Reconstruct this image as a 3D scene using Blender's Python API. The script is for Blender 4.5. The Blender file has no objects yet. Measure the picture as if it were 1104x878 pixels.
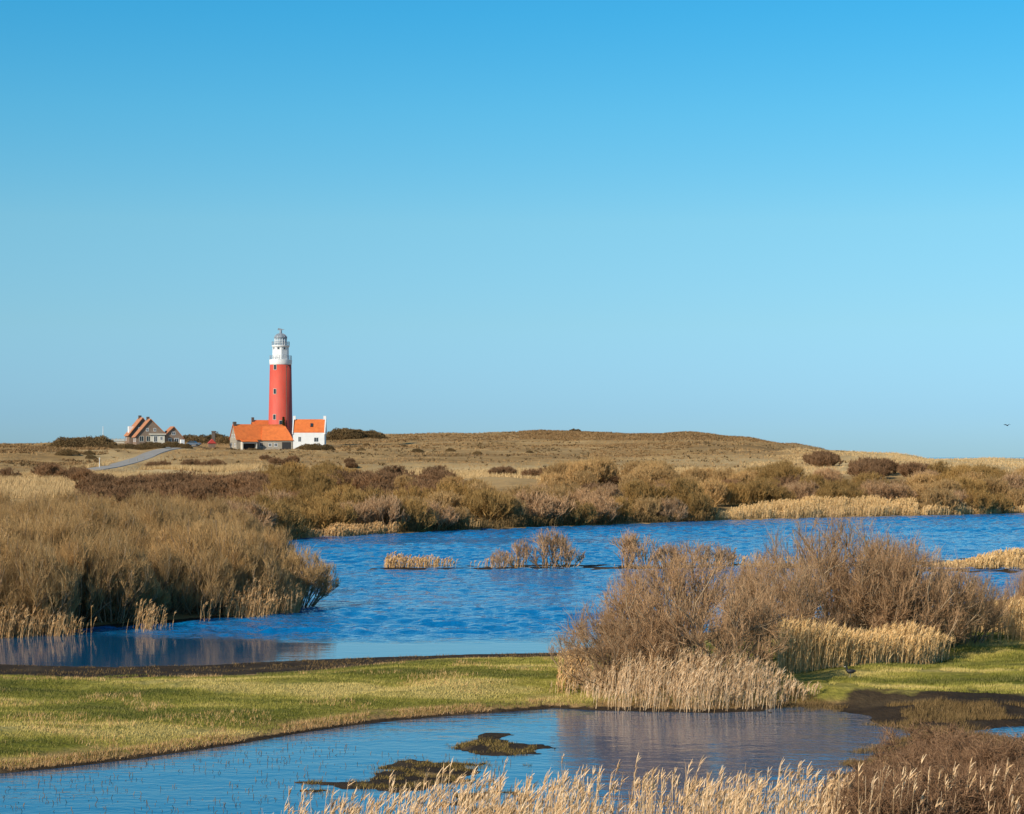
import bpy, math, random
import numpy as np
from mathutils import Vector, Matrix

# ------------------------------------------------------------------ camera, sky, sun, exposure
SC = bpy.context.scene
COL = SC.collection
R = math.radians
W0, H0, F, YH, CH = 1104.0, 878.0, 1104 * 70 / 36.0, 493.0, 8.0
PITCH = math.atan((YH - H0 / 2) / F)
cam_d = bpy.data.cameras.new('camera'); cam = bpy.data.objects.new('camera', cam_d); COL.objects.link(cam)
cam.location = (0, 0, CH); cam.rotation_euler = (math.pi / 2 + PITCH, 0, 0)
cam_d.lens = 70; cam_d.sensor_width = 36; cam_d.clip_start = 0.5; cam_d.clip_end = 60000
SC.camera = cam

SUN_AZ, SUN_EL = R(226), R(31)
world = bpy.data.worlds.new('World'); SC.world = world; world.use_nodes = True
nt = world.node_tree; nt.nodes.clear()
sky = nt.nodes.new('ShaderNodeTexSky'); sky.sky_type = 'NISHITA'; sky.sun_disc = False
sky.sun_elevation = SUN_EL; sky.sun_rotation = SUN_AZ
sky.air_density = 1.0; sky.dust_density = 0.0; sky.ozone_density = 3.0; sky.altitude = 0
hs = nt.nodes.new('ShaderNodeHueSaturation'); hs.inputs['Saturation'].default_value = 1.25
tint = nt.nodes.new('ShaderNodeMix'); tint.data_type = 'RGBA'; tint.blend_type = 'MULTIPLY'
tint.inputs[0].default_value = 1.0; tint.inputs[7].default_value = (1.52, 1.90, 2.10, 1)
bg = nt.nodes.new('ShaderNodeBackground'); bg.inputs[1].default_value = 0.10
wo = nt.nodes.new('ShaderNodeOutputWorld')
tc = nt.nodes.new('ShaderNodeTexCoord'); sx_ = nt.nodes.new('ShaderNodeSeparateXYZ'); nt.links.new(tc.outputs['Generated'], sx_.inputs[0])
rp = nt.nodes.new('ShaderNodeValToRGB'); nt.links.new(sx_.outputs[2], rp.inputs[0])
AIR = [(0.0, (.42, .64, 1.20)), (.022, (.51, .71, 1.18)), (.0665, (.80, .92, 1.03)), (.117, (1.05, 1.18, 1.07)), (.171, (.84, 1.34, 1.19)), (.22, (.58, 1.40, 1.28)), (.36, (.62, 1.24, 1.28)), (.52, (1.4, 1.14, .96)), (.85, (2.2, 1.2, .82))]
while len(rp.color_ramp.elements) < len(AIR): rp.color_ramp.elements.new(.5)
for e_, (p_, c_) in zip(rp.color_ramp.elements, AIR): e_.position = p_; e_.color = (c_[0] / 2, c_[1] / 2, c_[2] / 2, 1)
air = nt.nodes.new('ShaderNodeMix'); air.data_type = 'RGBA'; air.blend_type = 'MULTIPLY'; air.inputs[0].default_value = 1.0
nt.links.new(sky.outputs[0], hs.inputs['Color']); nt.links.new(hs.outputs[0], tint.inputs[6])
nt.links.new(tint.outputs[2], air.inputs[6]); nt.links.new(rp.outputs[0], air.inputs[7]); nt.links.new(air.outputs[2], bg.inputs[0]); nt.links.new(bg.outputs[0], wo.inputs[0])

sun_d = bpy.data.lights.new('sun', 'SUN'); sun = bpy.data.objects.new('sun', sun_d); COL.objects.link(sun)
sun_d.energy = 5.0; sun_d.angle = R(0.5); sun_d.color = (1.0, 0.91, 0.76)
to_sun = Vector((math.sin(SUN_AZ) * math.cos(SUN_EL), math.cos(SUN_AZ) * math.cos(SUN_EL), math.sin(SUN_EL)))
sun.rotation_euler = to_sun.to_track_quat('Z', 'Y').to_euler()

vs = SC.view_settings
vs.view_transform = 'Standard'; vs.look = 'None'; vs.exposure = 0.0; vs.gamma = 1.0; vs.use_curve_mapping = False
SC.cycles.max_bounces = 6; SC.cycles.diffuse_bounces = 2; SC.cycles.glossy_bounces = 3; SC.cycles.transmission_bounces = 4
SC.cycles.caustics_reflective = False; SC.cycles.caustics_refractive = False

# ------------------------------------------------------------------ helpers
def ray(px, py):
    u = (px - W0 / 2) / F; v = (H0 / 2 - py) / F
    return u, math.cos(PITCH) - v * math.sin(PITCH), math.sin(PITCH) + v * math.cos(PITCH)
def at(px, py, D):
    x, y, z = ray(px, py); k = D / y
    return Vector((x * k, D, CH + z * k))
def G(px, py):                                   # the point of the water level seen there
    x, y, z = ray(px, py); k = -CH / z
    return (x * k, y * k)
def GX(px, D): return (px - W0 / 2) / F * D

def value_noise(x, y, scale, seed=0):
    x = np.asarray(x, float) / scale + 1000.37 + seed * 17.13; y = np.asarray(y, float) / scale + 1000.71 + seed * 5.77
    xi = np.floor(x).astype(np.int64); yi = np.floor(y).astype(np.int64); fx = x - xi; fy = y - yi
    fx = fx * fx * (3 - 2 * fx); fy = fy * fy * (3 - 2 * fy)
    def h(a, b):
        n = (a * 374761393 + b * 668265263 + seed * 982451653) & 0x7fffffff
        n = ((n ^ (n >> 13)) * 1274126177) & 0x7fffffff
        return ((n ^ (n >> 16)) & 0xffff) / 65535.0
    return (h(xi, yi) * (1 - fx) * (1 - fy) + h(xi + 1, yi) * fx * (1 - fy) + h(xi, yi + 1) * (1 - fx) * fy + h(xi + 1, yi + 1) * fx * fy) * 2 - 1
def fbm(x, y, scale, seed=0, octaves=4):
    s = 0; a = 1.0; t = 0
    for o in range(octaves):
        s = s + a * value_noise(x, y, scale / 2 ** o, seed + o * 31); t += a; a *= 0.5
    return s / t
def sstep(a, b, x):
    t = np.clip((x - a) / (b - a), 0, 1); return t * t * (3 - 2 * t)

def tag(o, label=None, cat=None, group=None, kind=None):
    if label: o['label'] = label
    if cat: o['category'] = cat
    if group: o['group'] = group
    if kind: o['kind'] = kind
    return o
def empty(name, loc, rz=0, **k):
    o = bpy.data.objects.new(name, None); COL.objects.link(o); o.location = loc; o.rotation_euler = (0, 0, rz)
    o.empty_display_size = 0.3
    return tag(o, **k)
def link(name, me, mat=None, parent=None):
    if mat is not None and not me.materials: me.materials.append(mat)
    o = bpy.data.objects.new(name, me); COL.objects.link(o)
    if parent is not None: o.parent = parent
    return o
def mesh_np(name, V, faces, smooth=False):
    """faces: list of int arrays (n,k)"""
    me = bpy.data.meshes.new(name)
    V = np.asarray(V, np.float32); me.vertices.add(len(V)); me.vertices.foreach_set('co', V.ravel())
    faces = [np.asarray(f, np.int32) for f in faces if len(f)]
    nl = sum(f.size for f in faces); npoly = sum(len(f) for f in faces)
    me.loops.add(nl); me.loops.foreach_set('vertex_index', np.concatenate([f.ravel() for f in faces]))
    me.polygons.add(npoly)
    st = []; off = 0
    for f in faces:
        st.append(off + np.arange(len(f)) * f.shape[1]); off += f.size
    me.polygons.foreach_set('loop_start', np.concatenate(st).astype(np.int32))
    me.update(calc_edges=True)
    if smooth: me.polygons.foreach_set('use_smooth', np.ones(npoly, bool))
    return me

class MB:
    """collects polygons for one mesh"""
    def __init__(s): s.v = []; s.f = []
    def poly(s, pts):
        i = len(s.v); s.v += [tuple(p) for p in pts]; s.f.append(tuple(range(i, i + len(pts)))); return s
    def box(s, x0, x1, y0, y1, z0, z1):
        i = len(s.v)
        s.v += [(x0, y0, z0), (x1, y0, z0), (x1, y1, z0), (x0, y1, z0), (x0, y0, z1), (x1, y0, z1), (x1, y1, z1), (x0, y1, z1)]
        s.f += [tuple(i + k for k in q) for q in ((0, 3, 2, 1), (4, 5, 6, 7), (0, 1, 5, 4), (1, 2, 6, 5), (2, 3, 7, 6), (3, 0, 4, 7))]; return s
    def prism(s, outline, axis, a, b):
        """outline: 2-D points; extruded along axis 'x','y' or 'z' from a to b"""
        def P(p, t):
            return {'x': (t, p[0], p[1]), 'y': (p[0], t, p[1]), 'z': (p[0], p[1], t)}[axis]
        i = len(s.v); n = len(outline)
        s.v += [P(p, a) for p in outline] + [P(p, b) for p in outline]
        s.f.append(tuple(i + k for k in range(n))[::-1]); s.f.append(tuple(i + n + k for k in range(n)))
        for k in range(n): s.f.append((i + k, i + (k + 1) % n, i + n + (k + 1) % n, i + n + k))
        return s
    def lathe(s, prof, n=24, cx=0, cy=0, cap=True, rot=0):
        i = len(s.v)
        for r, z in prof:
            for k in range(n):
                a = rot + 2 * math.pi * k / n; s.v.append((cx + r * math.cos(a), cy + r * math.sin(a), z))
        for j in range(len(prof) - 1):
            for k in range(n):
                a, b = i + j * n + k, i + j * n + (k + 1) % n; s.f.append((a, b, b + n, a + n))
        if cap:
            s.f.append(tuple(i + k for k in range(n))[::-1]); s.f.append(tuple(i + (len(prof) - 1) * n + k for k in range(n)))
        return s
    def tube(s, p, q, r, n=6, r2=None):
        p, q = Vector(p), Vector(q); d = (q - p).normalized(); a = d.orthogonal().normalized(); b = d.cross(a); i = len(s.v); r2 = r if r2 is None else r2
        for c, rr in ((p, r), (q, r2)):
            for k in range(n):
                t = 2 * math.pi * k / n; s.v.append(tuple(c + (a * math.cos(t) + b * math.sin(t)) * rr))
        for k in range(n): s.f.append((i + k, i + (k + 1) % n, i + n + (k + 1) % n, i + n + k))
        s.f.append(tuple(i + k for k in range(n))[::-1]); s.f.append(tuple(i + n + k for k in range(n))); return s
    def build(s, name, mat, parent=None, smooth=False):
        me = bpy.data.meshes.new(name); me.from_pydata(s.v, [], s.f); me.update()
        import bmesh
        bm = bmesh.new(); bm.from_mesh(me); bmesh.ops.recalc_face_normals(bm, faces=bm.faces); bm.to_mesh(me); bm.free()
        if smooth:
            for p in me.polygons: p.use_smooth = True
        return link(name, me, mat, parent)

# ------------------------------------------------------------------ materials
class NB:
    """tiny node-building helper"""
    def __init__(s, name):
        s.m = bpy.data.materials.new(name); s.m.use_nodes = True; s.t = s.m.node_tree; s.n = s.t.nodes; s.p = s.n['Principled BSDF']
    def L(s, a, b): s.t.links.new(a, b); return s
    def pos(s):
        return s.n.new('ShaderNodeNewGeometry').outputs['Position']
    def obj(s): return s.n.new('ShaderNodeTexCoord').outputs['Object']
    def noise(s, vec, scale, detail=3, rough=0.55, stretch=None):
        if stretch:
            mp = s.n.new('ShaderNodeMapping'); mp.inputs['Scale'].default_value = stretch; s.L(vec, mp.inputs[0]); vec = mp.outputs[0]
        t = s.n.new('ShaderNodeTexNoise'); t.inputs['Scale'].default_value = scale; t.inputs['Detail'].default_value = detail
        t.inputs['Roughness'].default_value = rough; s.L(vec, t.inputs['Vector']); return t.outputs[0]
    def ramp(s, fac, stops):
        r = s.n.new('ShaderNodeValToRGB'); e = r.color_ramp.elements
        while len(e) < len(stops): e.new(0.5)
        for k, (p, c) in enumerate(stops): e[k].position = p; e[k].color = (c[0], c[1], c[2], 1) if hasattr(c, '__len__') else (c, c, c, 1)
        s.L(fac, r.inputs[0]); return r.outputs[0]
    def mix(s, fac, a, b, mode='MIX'):
        m = s.n.new('ShaderNodeMix'); m.data_type = 'RGBA'; m.blend_type = mode
        for v, i in ((fac, 0), (a, 6), (b, 7)):
            if hasattr(v, 'links'): s.L(v, m.inputs[i])
            elif i == 0: m.inputs[0].default_value = v
            else: m.inputs[i].default_value = (v[0], v[1], v[2], 1)
        return m.outputs[2]
    def math(s, op, a, b=0.0, c=None, clamp=False):
        m = s.n.new('ShaderNodeMath'); m.operation = op; m.use_clamp = clamp
        for i, v in enumerate((a, b, c)):
            if v is None: continue
            if hasattr(v, 'links'): s.L(v, m.inputs[i])
            else: m.inputs[i].default_value = v
        return m.outputs[0]
    def attr(s, name):
        a = s.n.new('ShaderNodeAttribute'); a.attribute_name = name; return a
    def bump(s, h, strength, dist):
        b = s.n.new('ShaderNodeBump'); b.inputs['Distance'].default_value = dist
        if hasattr(strength, 'links'): s.L(strength, b.inputs['Strength'])
        else: b.inputs['Strength'].default_value = strength
        s.L(h, b.inputs['Height']); s.L(b.outputs[0], s.p.inputs['Normal']); return s
    def col(s, c):
        if hasattr(c, 'links'): s.L(c, s.p.inputs['Base Color'])
        else: s.p.inputs['Base Color'].default_value = (*c, 1)
        return s
    def rough(s, r):
        if hasattr(r, 'links'): s.L(r, s.p.inputs['Roughness'])
        else: s.p.inputs['Roughness'].default_value = r
        return s
    def spec(s, v): s.p.inputs['Specular IOR Level'].default_value = v; return s

def veg_mat(name, a, b, c, rough=0.8, trans=0.0, objvar=0.0, tintc=None):
    """colour differs from twig to twig (random per island) and a little from plant to plant"""
    m = NB(name); a, b, c = [(min(.92, x * 1.05), y * .925, z * .84) for x, y, z in (a, b, c)]
    g = m.n.new('ShaderNodeNewGeometry')
    isl = g.outputs['Random Per Island']
    col = m.ramp(isl, [(0.0, a), (0.5, b), (1.0, c)])
    if objvar:
        oi = m.n.new('ShaderNodeObjectInfo')
        k = m.ramp(oi.outputs['Random'], [(0.0, (1 - objvar, 1 - objvar, 1 - objvar)), (0.5, (1.0, 1.0, 1.0)), (1.0, (1 + objvar, 1 + objvar * .7, 1 + objvar * .3))])
        col = m.mix(1.0, col, k, 'MULTIPLY')
    m.col(col).rough(rough).spec(0.04)
    return m.m

M = {}
# willow twigs (ochre olive), grey brown bush, dark purple brown bush, reeds, brambles, grasses
M['willow'] = veg_mat('willow_twig', (.31, .21, .09), (.47, .33, .15), (.66, .48, .24), objvar=.15)
M['bark'] = veg_mat('willow_bark', (.20, .15, .095), (.30, .235, .15), (.42, .34, .23))
M['greybush'] = veg_mat('bare_twig', (.30, .195, .108), (.46, .315, .18), (.66, .48, .29), objvar=.1)
M['purple'] = veg_mat('dark_twig', (.16, .10, .055), (.25, .16, .09), (.36, .24, .14), objvar=.2)
M['olive'] = veg_mat('olive_twig', (.22, .15, .055), (.35, .24, .09), (.50, .35, .145), objvar=.2)
M['reed'] = veg_mat('dry_reed', (.50, .32, .13), (.68, .46, .21), (.84, .63, .35))
M['reedpale'] = veg_mat('pale_reed', (.62, .43, .18), (.78, .57, .27), (.88, .70, .40))
M['scrub'] = veg_mat('evergreen_scrub', (.10, .075, .04), (.16, .12, .06), (.24, .18, .09), objvar=.25)
M['midheath'] = veg_mat('brown_heath', (.18, .12, .06), (.27, .185, .09), (.38, .27, .14))
M['reedfront'] = veg_mat('pinkish_reed', (.50, .34, .18), (.72, .54, .32), (.86, .72, .50))
M['reedbrown'] = veg_mat('brown_reed', (.36, .22, .09), (.56, .37, .17), (.80, .60, .34))
M['bramble'] = veg_mat('bramble_twig', (.16, .10, .06), (.27, .17, .10), (.44, .30, .18))
M['marsh'] = veg_mat('marsh_litter', (.10, .075, .03), (.19, .135, .06), (.32, .23, .11))
M['marshgreen'] = veg_mat('olive_marsh', (.10, .085, .02), (.22, .17, .05), (.42, .32, .13))
M['dune_tuft'] = veg_mat('dune_grass', (.28, .18, .08), (.42, .28, .13), (.56, .40, .20))
M['pale_tuft'] = veg_mat('marram_grass', (.42, .31, .15), (.56, .43, .22), (.68, .54, .31))
M['conifer'] = veg_mat('evergreen_leaf', (.03, .04, .018), (.05, .06, .025), (.08, .085, .035))

def plain(name, c, rough=.6, nscale=None, namt=.15, metallic=0):
    m = NB(name)
    if nscale:
        n = m.noise(m.obj(), nscale, 4)
        lo = tuple(x * (1 - namt) for x in c); hi = tuple(min(1, x * (1 + namt)) for x in c)
        m.col(m.ramp(n, [(.3, lo), (.7, hi)]))
    else: m.col(c)
    m.rough(rough); m.p.inputs['Metallic'].default_value = metallic
    return m.m
M['white'] = plain('white_paint', (.80, .80, .78), .6, .8, .05)
M['cream'] = plain('cream_render', (.62, .58, .48), .8, 1.2, .1)
M['red'] = None
M['glass'] = plain('window_glass', (.03, .04, .05), .08)
M['dark'] = plain('dark_opening', (.02, .02, .022), .7)
M['slate'] = plain('lead_grey', (.24, .28, .32), .45, 2, .2)
M['rail'] = plain('grey_railing', (.30, .33, .36), .5)
M['woodpost'] = plain('weathered_wood', (.34, .29, .22), .8, 8, .2)
M['carwhite'] = plain('white_car_paint', (.75, .76, .76), .3)
M['cargrey'] = plain('grey_car_paint', (.10, .13, .17), .3)
M['tyre'] = plain('rubber', (.02, .02, .02), .8)
M['black'] = plain('black_feather', (.012, .012, .014), .6)
M['beak'] = plain('white_bill', (.8, .76, .68), .4)

def brick_mat(name, c1, c2, mortar, scale=4.0, bw=.25, bh=.07):
    m = NB(name); b = m.n.new('ShaderNodeTexBrick'); m.L(m.obj(), b.inputs['Vector'])
    # brick courses run up the wall: swap axes with a mapping so the pattern lies in XZ/YZ
    mp = m.n.new('ShaderNodeMapping'); mp.inputs['Rotation'].default_value = (R(90), 0, 0)
    m.L(m.obj(), mp.inputs[0]); m.L(mp.outputs[0], b.inputs['Vector'])
    b.inputs['Color1'].default_value = (*c1, 1); b.inputs['Color2'].default_value = (*c2, 1); b.inputs['Mortar'].default_value = (*mortar, 1)
    b.inputs['Scale'].default_value = 1; b.inputs['Brick Width'].default_value = bw; b.inputs['Row Height'].default_value = bh; b.inputs['Mortar Size'].default_value = bh * .1
    n = m.noise(m.obj(), 1.3, 4)
    m.col(m.mix(.35, b.outputs[0], m.ramp(n, [(.3, tuple(x * .6 for x in c1)), (.7, tuple(min(1, x * 1.3) for x in c2))]))).rough(.85)
    return m.m
M['brick'] = brick_mat('brown_brick', (.20, .12, .075), (.27, .17, .105), (.30, .25, .20))
M['stone'] = brick_mat('grey_stone', (.26, .22, .165), (.38, .33, .25), (.42, .38, .33), bw=.7, bh=.35)
M['darkbrick'] = brick_mat('dark_brick', (.09, .07, .06), (.13, .10, .08), (.15, .14, .12))

def tile_mat(name, c):
    m = NB(name); w = m.n.new('ShaderNodeTexWave'); w.inputs['Scale'].default_value = 3.2; w.bands_direction = 'X'; m.L(m.obj(), w.inputs['Vector'])
    n = m.noise(m.obj(), .9, 5); n2 = m.noise(m.obj(), 9, 2)
    base = m.ramp(n, [(.3, tuple(x * .8 for x in c)), (.55, c), (.75, (min(1, c[0] * 1.05), c[1] * 1.25, c[2] * 1.3))])
    base = m.mix(m.math('MULTIPLY', n2, .25), base, tuple(x * .55 for x in c))
    m.col(base).rough(.7); m.bump(w.outputs[1], .5, .05); return m.m
M['tile'] = tile_mat('orange_roof_tile', (.80, .19, .035))
M['tileold'] = tile_mat('weathered_roof_tile', (.56, .22, .09))
m = NB('red_tower_paint'); n = m.noise(m.obj(), .35, 5, .6, (1, 1, .25)); n2 = m.noise(m.obj(), 3, 4, .6, (1, 1, .15))
c = m.ramp(n, [(.3, (.55, .062, .036)), (.7, (.68, .095, .055))]); c = m.mix(m.ramp(n2, [(.48, 0.0), (.75, .55)]), c, (.42, .13, .085)); m.col(c).rough(.65); M['red'] = m.m

# ground: land cover from a painted attribute (R green turf, G wet mud, B pale straw/sand) broken up by noise
def ground_colour(m, vec, cover):
    sp = m.n.new('ShaderNodeSeparateColor'); m.L(cover, sp.inputs[0])
    big = m.noise(vec, .035, 5, .6); mid = m.noise(vec, .35, 5, .65); fine = m.noise(vec, 4.0, 4, .7)
    heath = m.ramp(big, [(.30, (.24, .145, .055)), (.45, (.35, .215, .085)), (.58, (.46, .295, .125)), (.72, (.55, .37, .17))])
    heath = m.mix(m.math('MULTIPLY', m.ramp(mid, [(.42, 0.0), (.62, 1.0)]), .55), heath, (.17, .115, .05))
    straw = m.ramp(mid, [(.25, (.46, .32, .14)), (.5, (.62, .45, .22)), (.75, (.75, .57, .32))])
    gstr = m.noise(vec, .20, 6, .68, (.35, 1.2, 1))
    green = m.ramp(gstr, [(.36, (.08, .09, .010)), (.45, (.17, .165, .02)), (.53, (.32, .27, .055)), (.64, (.48, .38, .13))])
    green = m.mix(m.math('MULTIPLY', m.ramp(fine, [(.35, 1.0), (.65, 0.0)]), .45), green, (.07, .075, .015))
    mud = m.ramp(mid, [(.3, (.022, .015, .010)), (.55, (.05, .034, .02)), (.8, (.13, .09, .045))])
    c = m.mix(m.math('MULTIPLY', sp.outputs[2], m.ramp(mid, [(.2, .6), (.6, 1.0)])), heath, straw)
    c = m.mix(sp.outputs[0], c, green)
    e = m.math('MULTIPLY_ADD', m.math('SUBTRACT', mid, .5), 1.4, sp.outputs[1])
    c = m.mix(m.ramp(e, [(.38, 0.0), (.62, 1.0)]), c, mud)
    return c, fine, mid, sp
m = NB('ground_soil')
p = m.pos(); cv = m.attr('cover').outputs['Color']
c, fine, mid, sp = ground_colour(m, p, cv)
m.col(c).rough(.95).spec(.1); m.bump(m.math('ADD', fine, m.math('MULTIPLY', mid, 3.0)), .8, .12); M['ground'] = m.m

# turf blades take the same green/straw pattern as the ground below them
m = NB('turf_blade'); p = m.pos(); g = m.n.new('ShaderNodeNewGeometry')
gstr = m.noise(p, .20, 6, .68, (.35, 1.2, 1))
c = m.ramp(gstr, [(.40, (.045, .07, .004)), (.475, (.14, .155, .010)), (.53, (.34, .30, .045)), (.60, (.66, .50, .17))])
c = m.mix(m.math('MULTIPLY', g.outputs['Random Per Island'], .45), c, (.50, .39, .14)); m.col(c).rough(.8).spec(.2); M['turf'] = m.m

# water: wind ripples on the open lake, calm in the lee of the banks
m = NB('lake_water'); p = m.pos(); rip = m.attr('ripple').outputs['Fac']
n1 = m.noise(p, 1.3, 3, .6, (.6, 1.0, 1)); n2 = m.noise(p, 4.2, 3, .6, (.7, 1, 1)); n3 = m.noise(p, .05, 3, .5, (.35, 1, 1)); n4 = m.noise(p, .4, 3, .55, (.3, 1, 1))
h = m.math('ADD', m.math('MULTIPLY', n1, 1.0), m.math('MULTIPLY', n2, .35)); h = m.math('ADD', h, m.math('MULTIPLY', n4, 1.0))
gust = m.ramp(n3, [(.35, .55), (.65, 1.0)]); gust = m.math('MULTIPLY', gust, .9)
st = m.math('MULTIPLY', rip, gust, clamp=False)
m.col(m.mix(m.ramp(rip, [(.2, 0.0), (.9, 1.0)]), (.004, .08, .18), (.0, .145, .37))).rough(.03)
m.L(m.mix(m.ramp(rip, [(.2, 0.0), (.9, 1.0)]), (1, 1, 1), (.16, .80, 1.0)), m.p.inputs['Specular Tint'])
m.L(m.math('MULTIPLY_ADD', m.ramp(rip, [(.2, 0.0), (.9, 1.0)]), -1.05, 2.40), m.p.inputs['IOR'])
m.bump(h, st, .35); M['water'] = m.m
m = NB('sea_water'); p = m.pos(); n1 = m.noise(p, .3, 3, .6); m.col((.01, .05, .09)).rough(.15); m.bump(n1, 1.0, .6); M['sea'] = m.m

# ------------------------------------------------------------------ the lie of the land
LAKE = [(-900, 717), (-300, 717), (0, 717), (60, 719), (130, 720), (220, 718), (340, 712), (420, 709), (500, 706), (600, 704), (680, 692), (800, 678), (950, 666),
        (1040, 652), (1104, 645), (1500, 640), (1500, 546), (1250, 550), (1104, 553.5), (1000, 556), (870, 559), (760, 562), (600, 568), (430, 575), (330, 579), (290, 583), (280, 595),
        (292, 612), (312, 636), (326, 650), (312, 658), (230, 667), (120, 675), (0, 687), (-300, 695), (-900, 698)]
POND = [(-900, 860), (-300, 848), (0, 834), (60, 828), (170, 815), (260, 802), (350, 787), (430, 776), (520, 769), (600, 763), (640, 766), (760, 769), (850, 766), (905, 768), (935, 778),
        (975, 790), (985, 806), (930, 826), (890, 850), (872, 892), (700, 905), (500, 905), (320, 908), (240, 930), (120, 990), (-300, 1100), (-900, 1100)]
PUDDLE = [(1030, 786), (1070, 782), (1104, 782), (1160, 784), (1150, 800), (1090, 806), (1050, 800)]
ISLES = [[(412, 609.5), (497, 609.5), (497, 613.5), (412, 613)], [(506, 610), (524, 610), (524, 613), (506, 613)],
         [(528, 609.5), (640, 609), (800, 608), (960, 606), (985, 604), (1130, 599), (1300, 598), (1300, 619), (1104, 617), (1010, 616), (960, 613), (760, 613), (528, 613.5)],
         [(330, 842), (385, 829), (440, 823), (510, 824), (515, 838), (470, 851), (400, 854), (345, 849)],
         [(486, 804), (530, 791), (570, 793), (574, 808), (540, 819), (500, 816)],
         [(445, 863), (480, 857), (545, 859), (548, 867), (470, 869)]]
def world_poly(pl): return np.array([G(*p) for p in pl])
def sdf(poly, X, Y):
    """signed distance, positive inside"""
    d2 = np.full(X.shape, 1e12); inside = np.zeros(X.shape, bool); n = len(poly)
    for i in range(n):
        ax, ay = poly[i]; bx, by = poly[(i + 1) % n]; ex, ey = bx - ax, by - ay
        wx, wy = X - ax, Y - ay; t = np.clip((wx * ex + wy * ey) / (ex * ex + ey * ey + 1e-12), 0, 1)
        d2 = np.minimum(d2, (wx - ex * t) ** 2 + (wy - ey * t) ** 2)
        c = ((ay > Y) != (by > Y)); 
        with np.errstate(divide='ignore', invalid='ignore'): xi = (bx - ax) * (Y - ay) / (by - ay + 1e-15) + ax
        inside ^= c & (X < xi)
    d = np.sqrt(d2); return np.where(inside, d, -d)
WL, WP, WU = world_poly(LAKE), world_poly(POND), world_poly(PUDDLE); WI = [world_poly(p) for p in ISLES]

T_PX = np.array([-900, -300, 0, 100, 200, 300, 400, 500, 600, 700, 740, 800, 850, 900, 960, 1010, 1050, 1104, 1400, 2000], float)
T_D = [-60, 0, 20, 36, 50, 150, 200, 260, 320, 400, 450, 520, 580, 640, 760, 900, 1100, 1400, 1700]
def row(*v): return list(v)
T_Z = [[6.5] * 20, [6.2] * 20, [3.0] * 20, [.5] * 20, [.38] * 20, [.6] * 20, [.8] * 20, [1.3] * 20, [2.3] * 20,
    #  -900 -300  0    100  200  300  400  500  600  700  740  800  850  900  960  1010 1050 1104 1400 2000
    row(4.6, 4.6, 4.6, 4.6, 4.6, 4.4, 4.2, 4.0, 4.0, 4.0, 4.0, 4.0, 4.2, 4.4, 4.5, 4.5, 4.5, 4.5, 4.5, 4.5),
    row(6.0, 6.0, 6.0, 5.5, 5.6, 5.6, 5.4, 5.2, 5.2, 5.2, 5.2, 5.2, 5.2, 5.4, 5.6, 5.8, 6.0, 6.0, 6.0, 6.0),
    row(8.4, 8.4, 8.4, 7.3, 7.7, 8.1, 8.2, 7.4, 7.2, 7.2, 7.2, 7.2, 7.0, 7.2, 7.4, 7.2, 7.3, 7.1, 7.2, 7.0),
    row(11.4, 11.4, 11.3, 10.4, 9.9, 9.7, 9.9, 9.6, 9.4, 9.4, 9.4, 9.4, 9.0, 9.2, 9.1, 7.5, 7.5, 7.3, 7.3, 7.0),
    row(13.0, 12.8, 12.7, 12.3, 11.9, 10.7, 11.6, 11.6, 11.7, 12.3, 12.5, 12.0, 10.6, 9.8, 9.3, 7.3, 7.3, 6.6, 6.8, 6.5),
    row(12.0, 12.0, 12.0, 12.4, 13.0, 13.2, 14.6, 14.5, 14.8, 16.0, 16.9, 15.4, 13.0, 10.0, 7.0, 6.0, 5.8, 5.0, 5.0, 5.0),
    row(10.0, 10.0, 11.0, 11.0, 13.5, 15.5, 17.8, 18.3, 19.3, 18.6, 18.2, 15.0, 11.0, 6.0, 3.0, 2.0, 2.0, 1.0, 1.0, 1.0),
    [5.0] * 13 + [2.0] * 7, [-1.5] * 20, [-2.5] * 20]
T_Z = np.array(T_Z)
ROAD = [(60, 385), (82, 405), (98, 422), (112, 440), (124, 458), (136, 478), (146, 500), (155, 522), (164, 548), (176, 575), (192, 598), (205, 620)]
ROADW = np.array([(GX(px, D), D) for px, D in ROAD])
def ends(poly_d, X, Y):  # distance to the road's centre line
    d2 = np.full(X.shape, 1e12)
    for i in range(len(poly_d) - 1):
        ax, ay = poly_d[i]; ex, ey = poly_d[i + 1] - poly_d[i]
        t = np.clip(((X - ax) * ex + (Y - ay) * ey) / (ex * ex + ey * ey), 0, 1)
        d2 = np.minimum(d2, (X - ax - ex * t) ** 2 + (Y - ay - ey * t) ** 2)
    return np.sqrt(d2)
def table(px, D):
    px = np.clip(px, T_PX[0], T_PX[-1] - 1e-6); Dc = np.clip(D, T_D[0], T_D[-1] - 1e-6); TD = np.array(T_D, float)
    i = np.clip(np.searchsorted(T_PX, px, side='right') - 1, 0, len(T_PX) - 2); j = np.clip(np.searchsorted(TD, Dc, side='right') - 1, 0, len(TD) - 2)
    fx = (px - T_PX[i]) / (T_PX[i + 1] - T_PX[i]); fy = (Dc - TD[j]) / (TD[j + 1] - TD[j]); fx = fx * fx * (3 - 2 * fx)
    return (T_Z[j, i] * (1 - fx) + T_Z[j, i + 1] * fx) * (1 - fy) + (T_Z[j + 1, i] * (1 - fx) + T_Z[j + 1, i + 1] * fx) * fy
def lakemud(px): return np.interp(px, [-200, 0, 140, 340, 480, 600, 900], [4.2, 4.0, 4.5, 4.2, 1.8, 2.2, .8])
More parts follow.
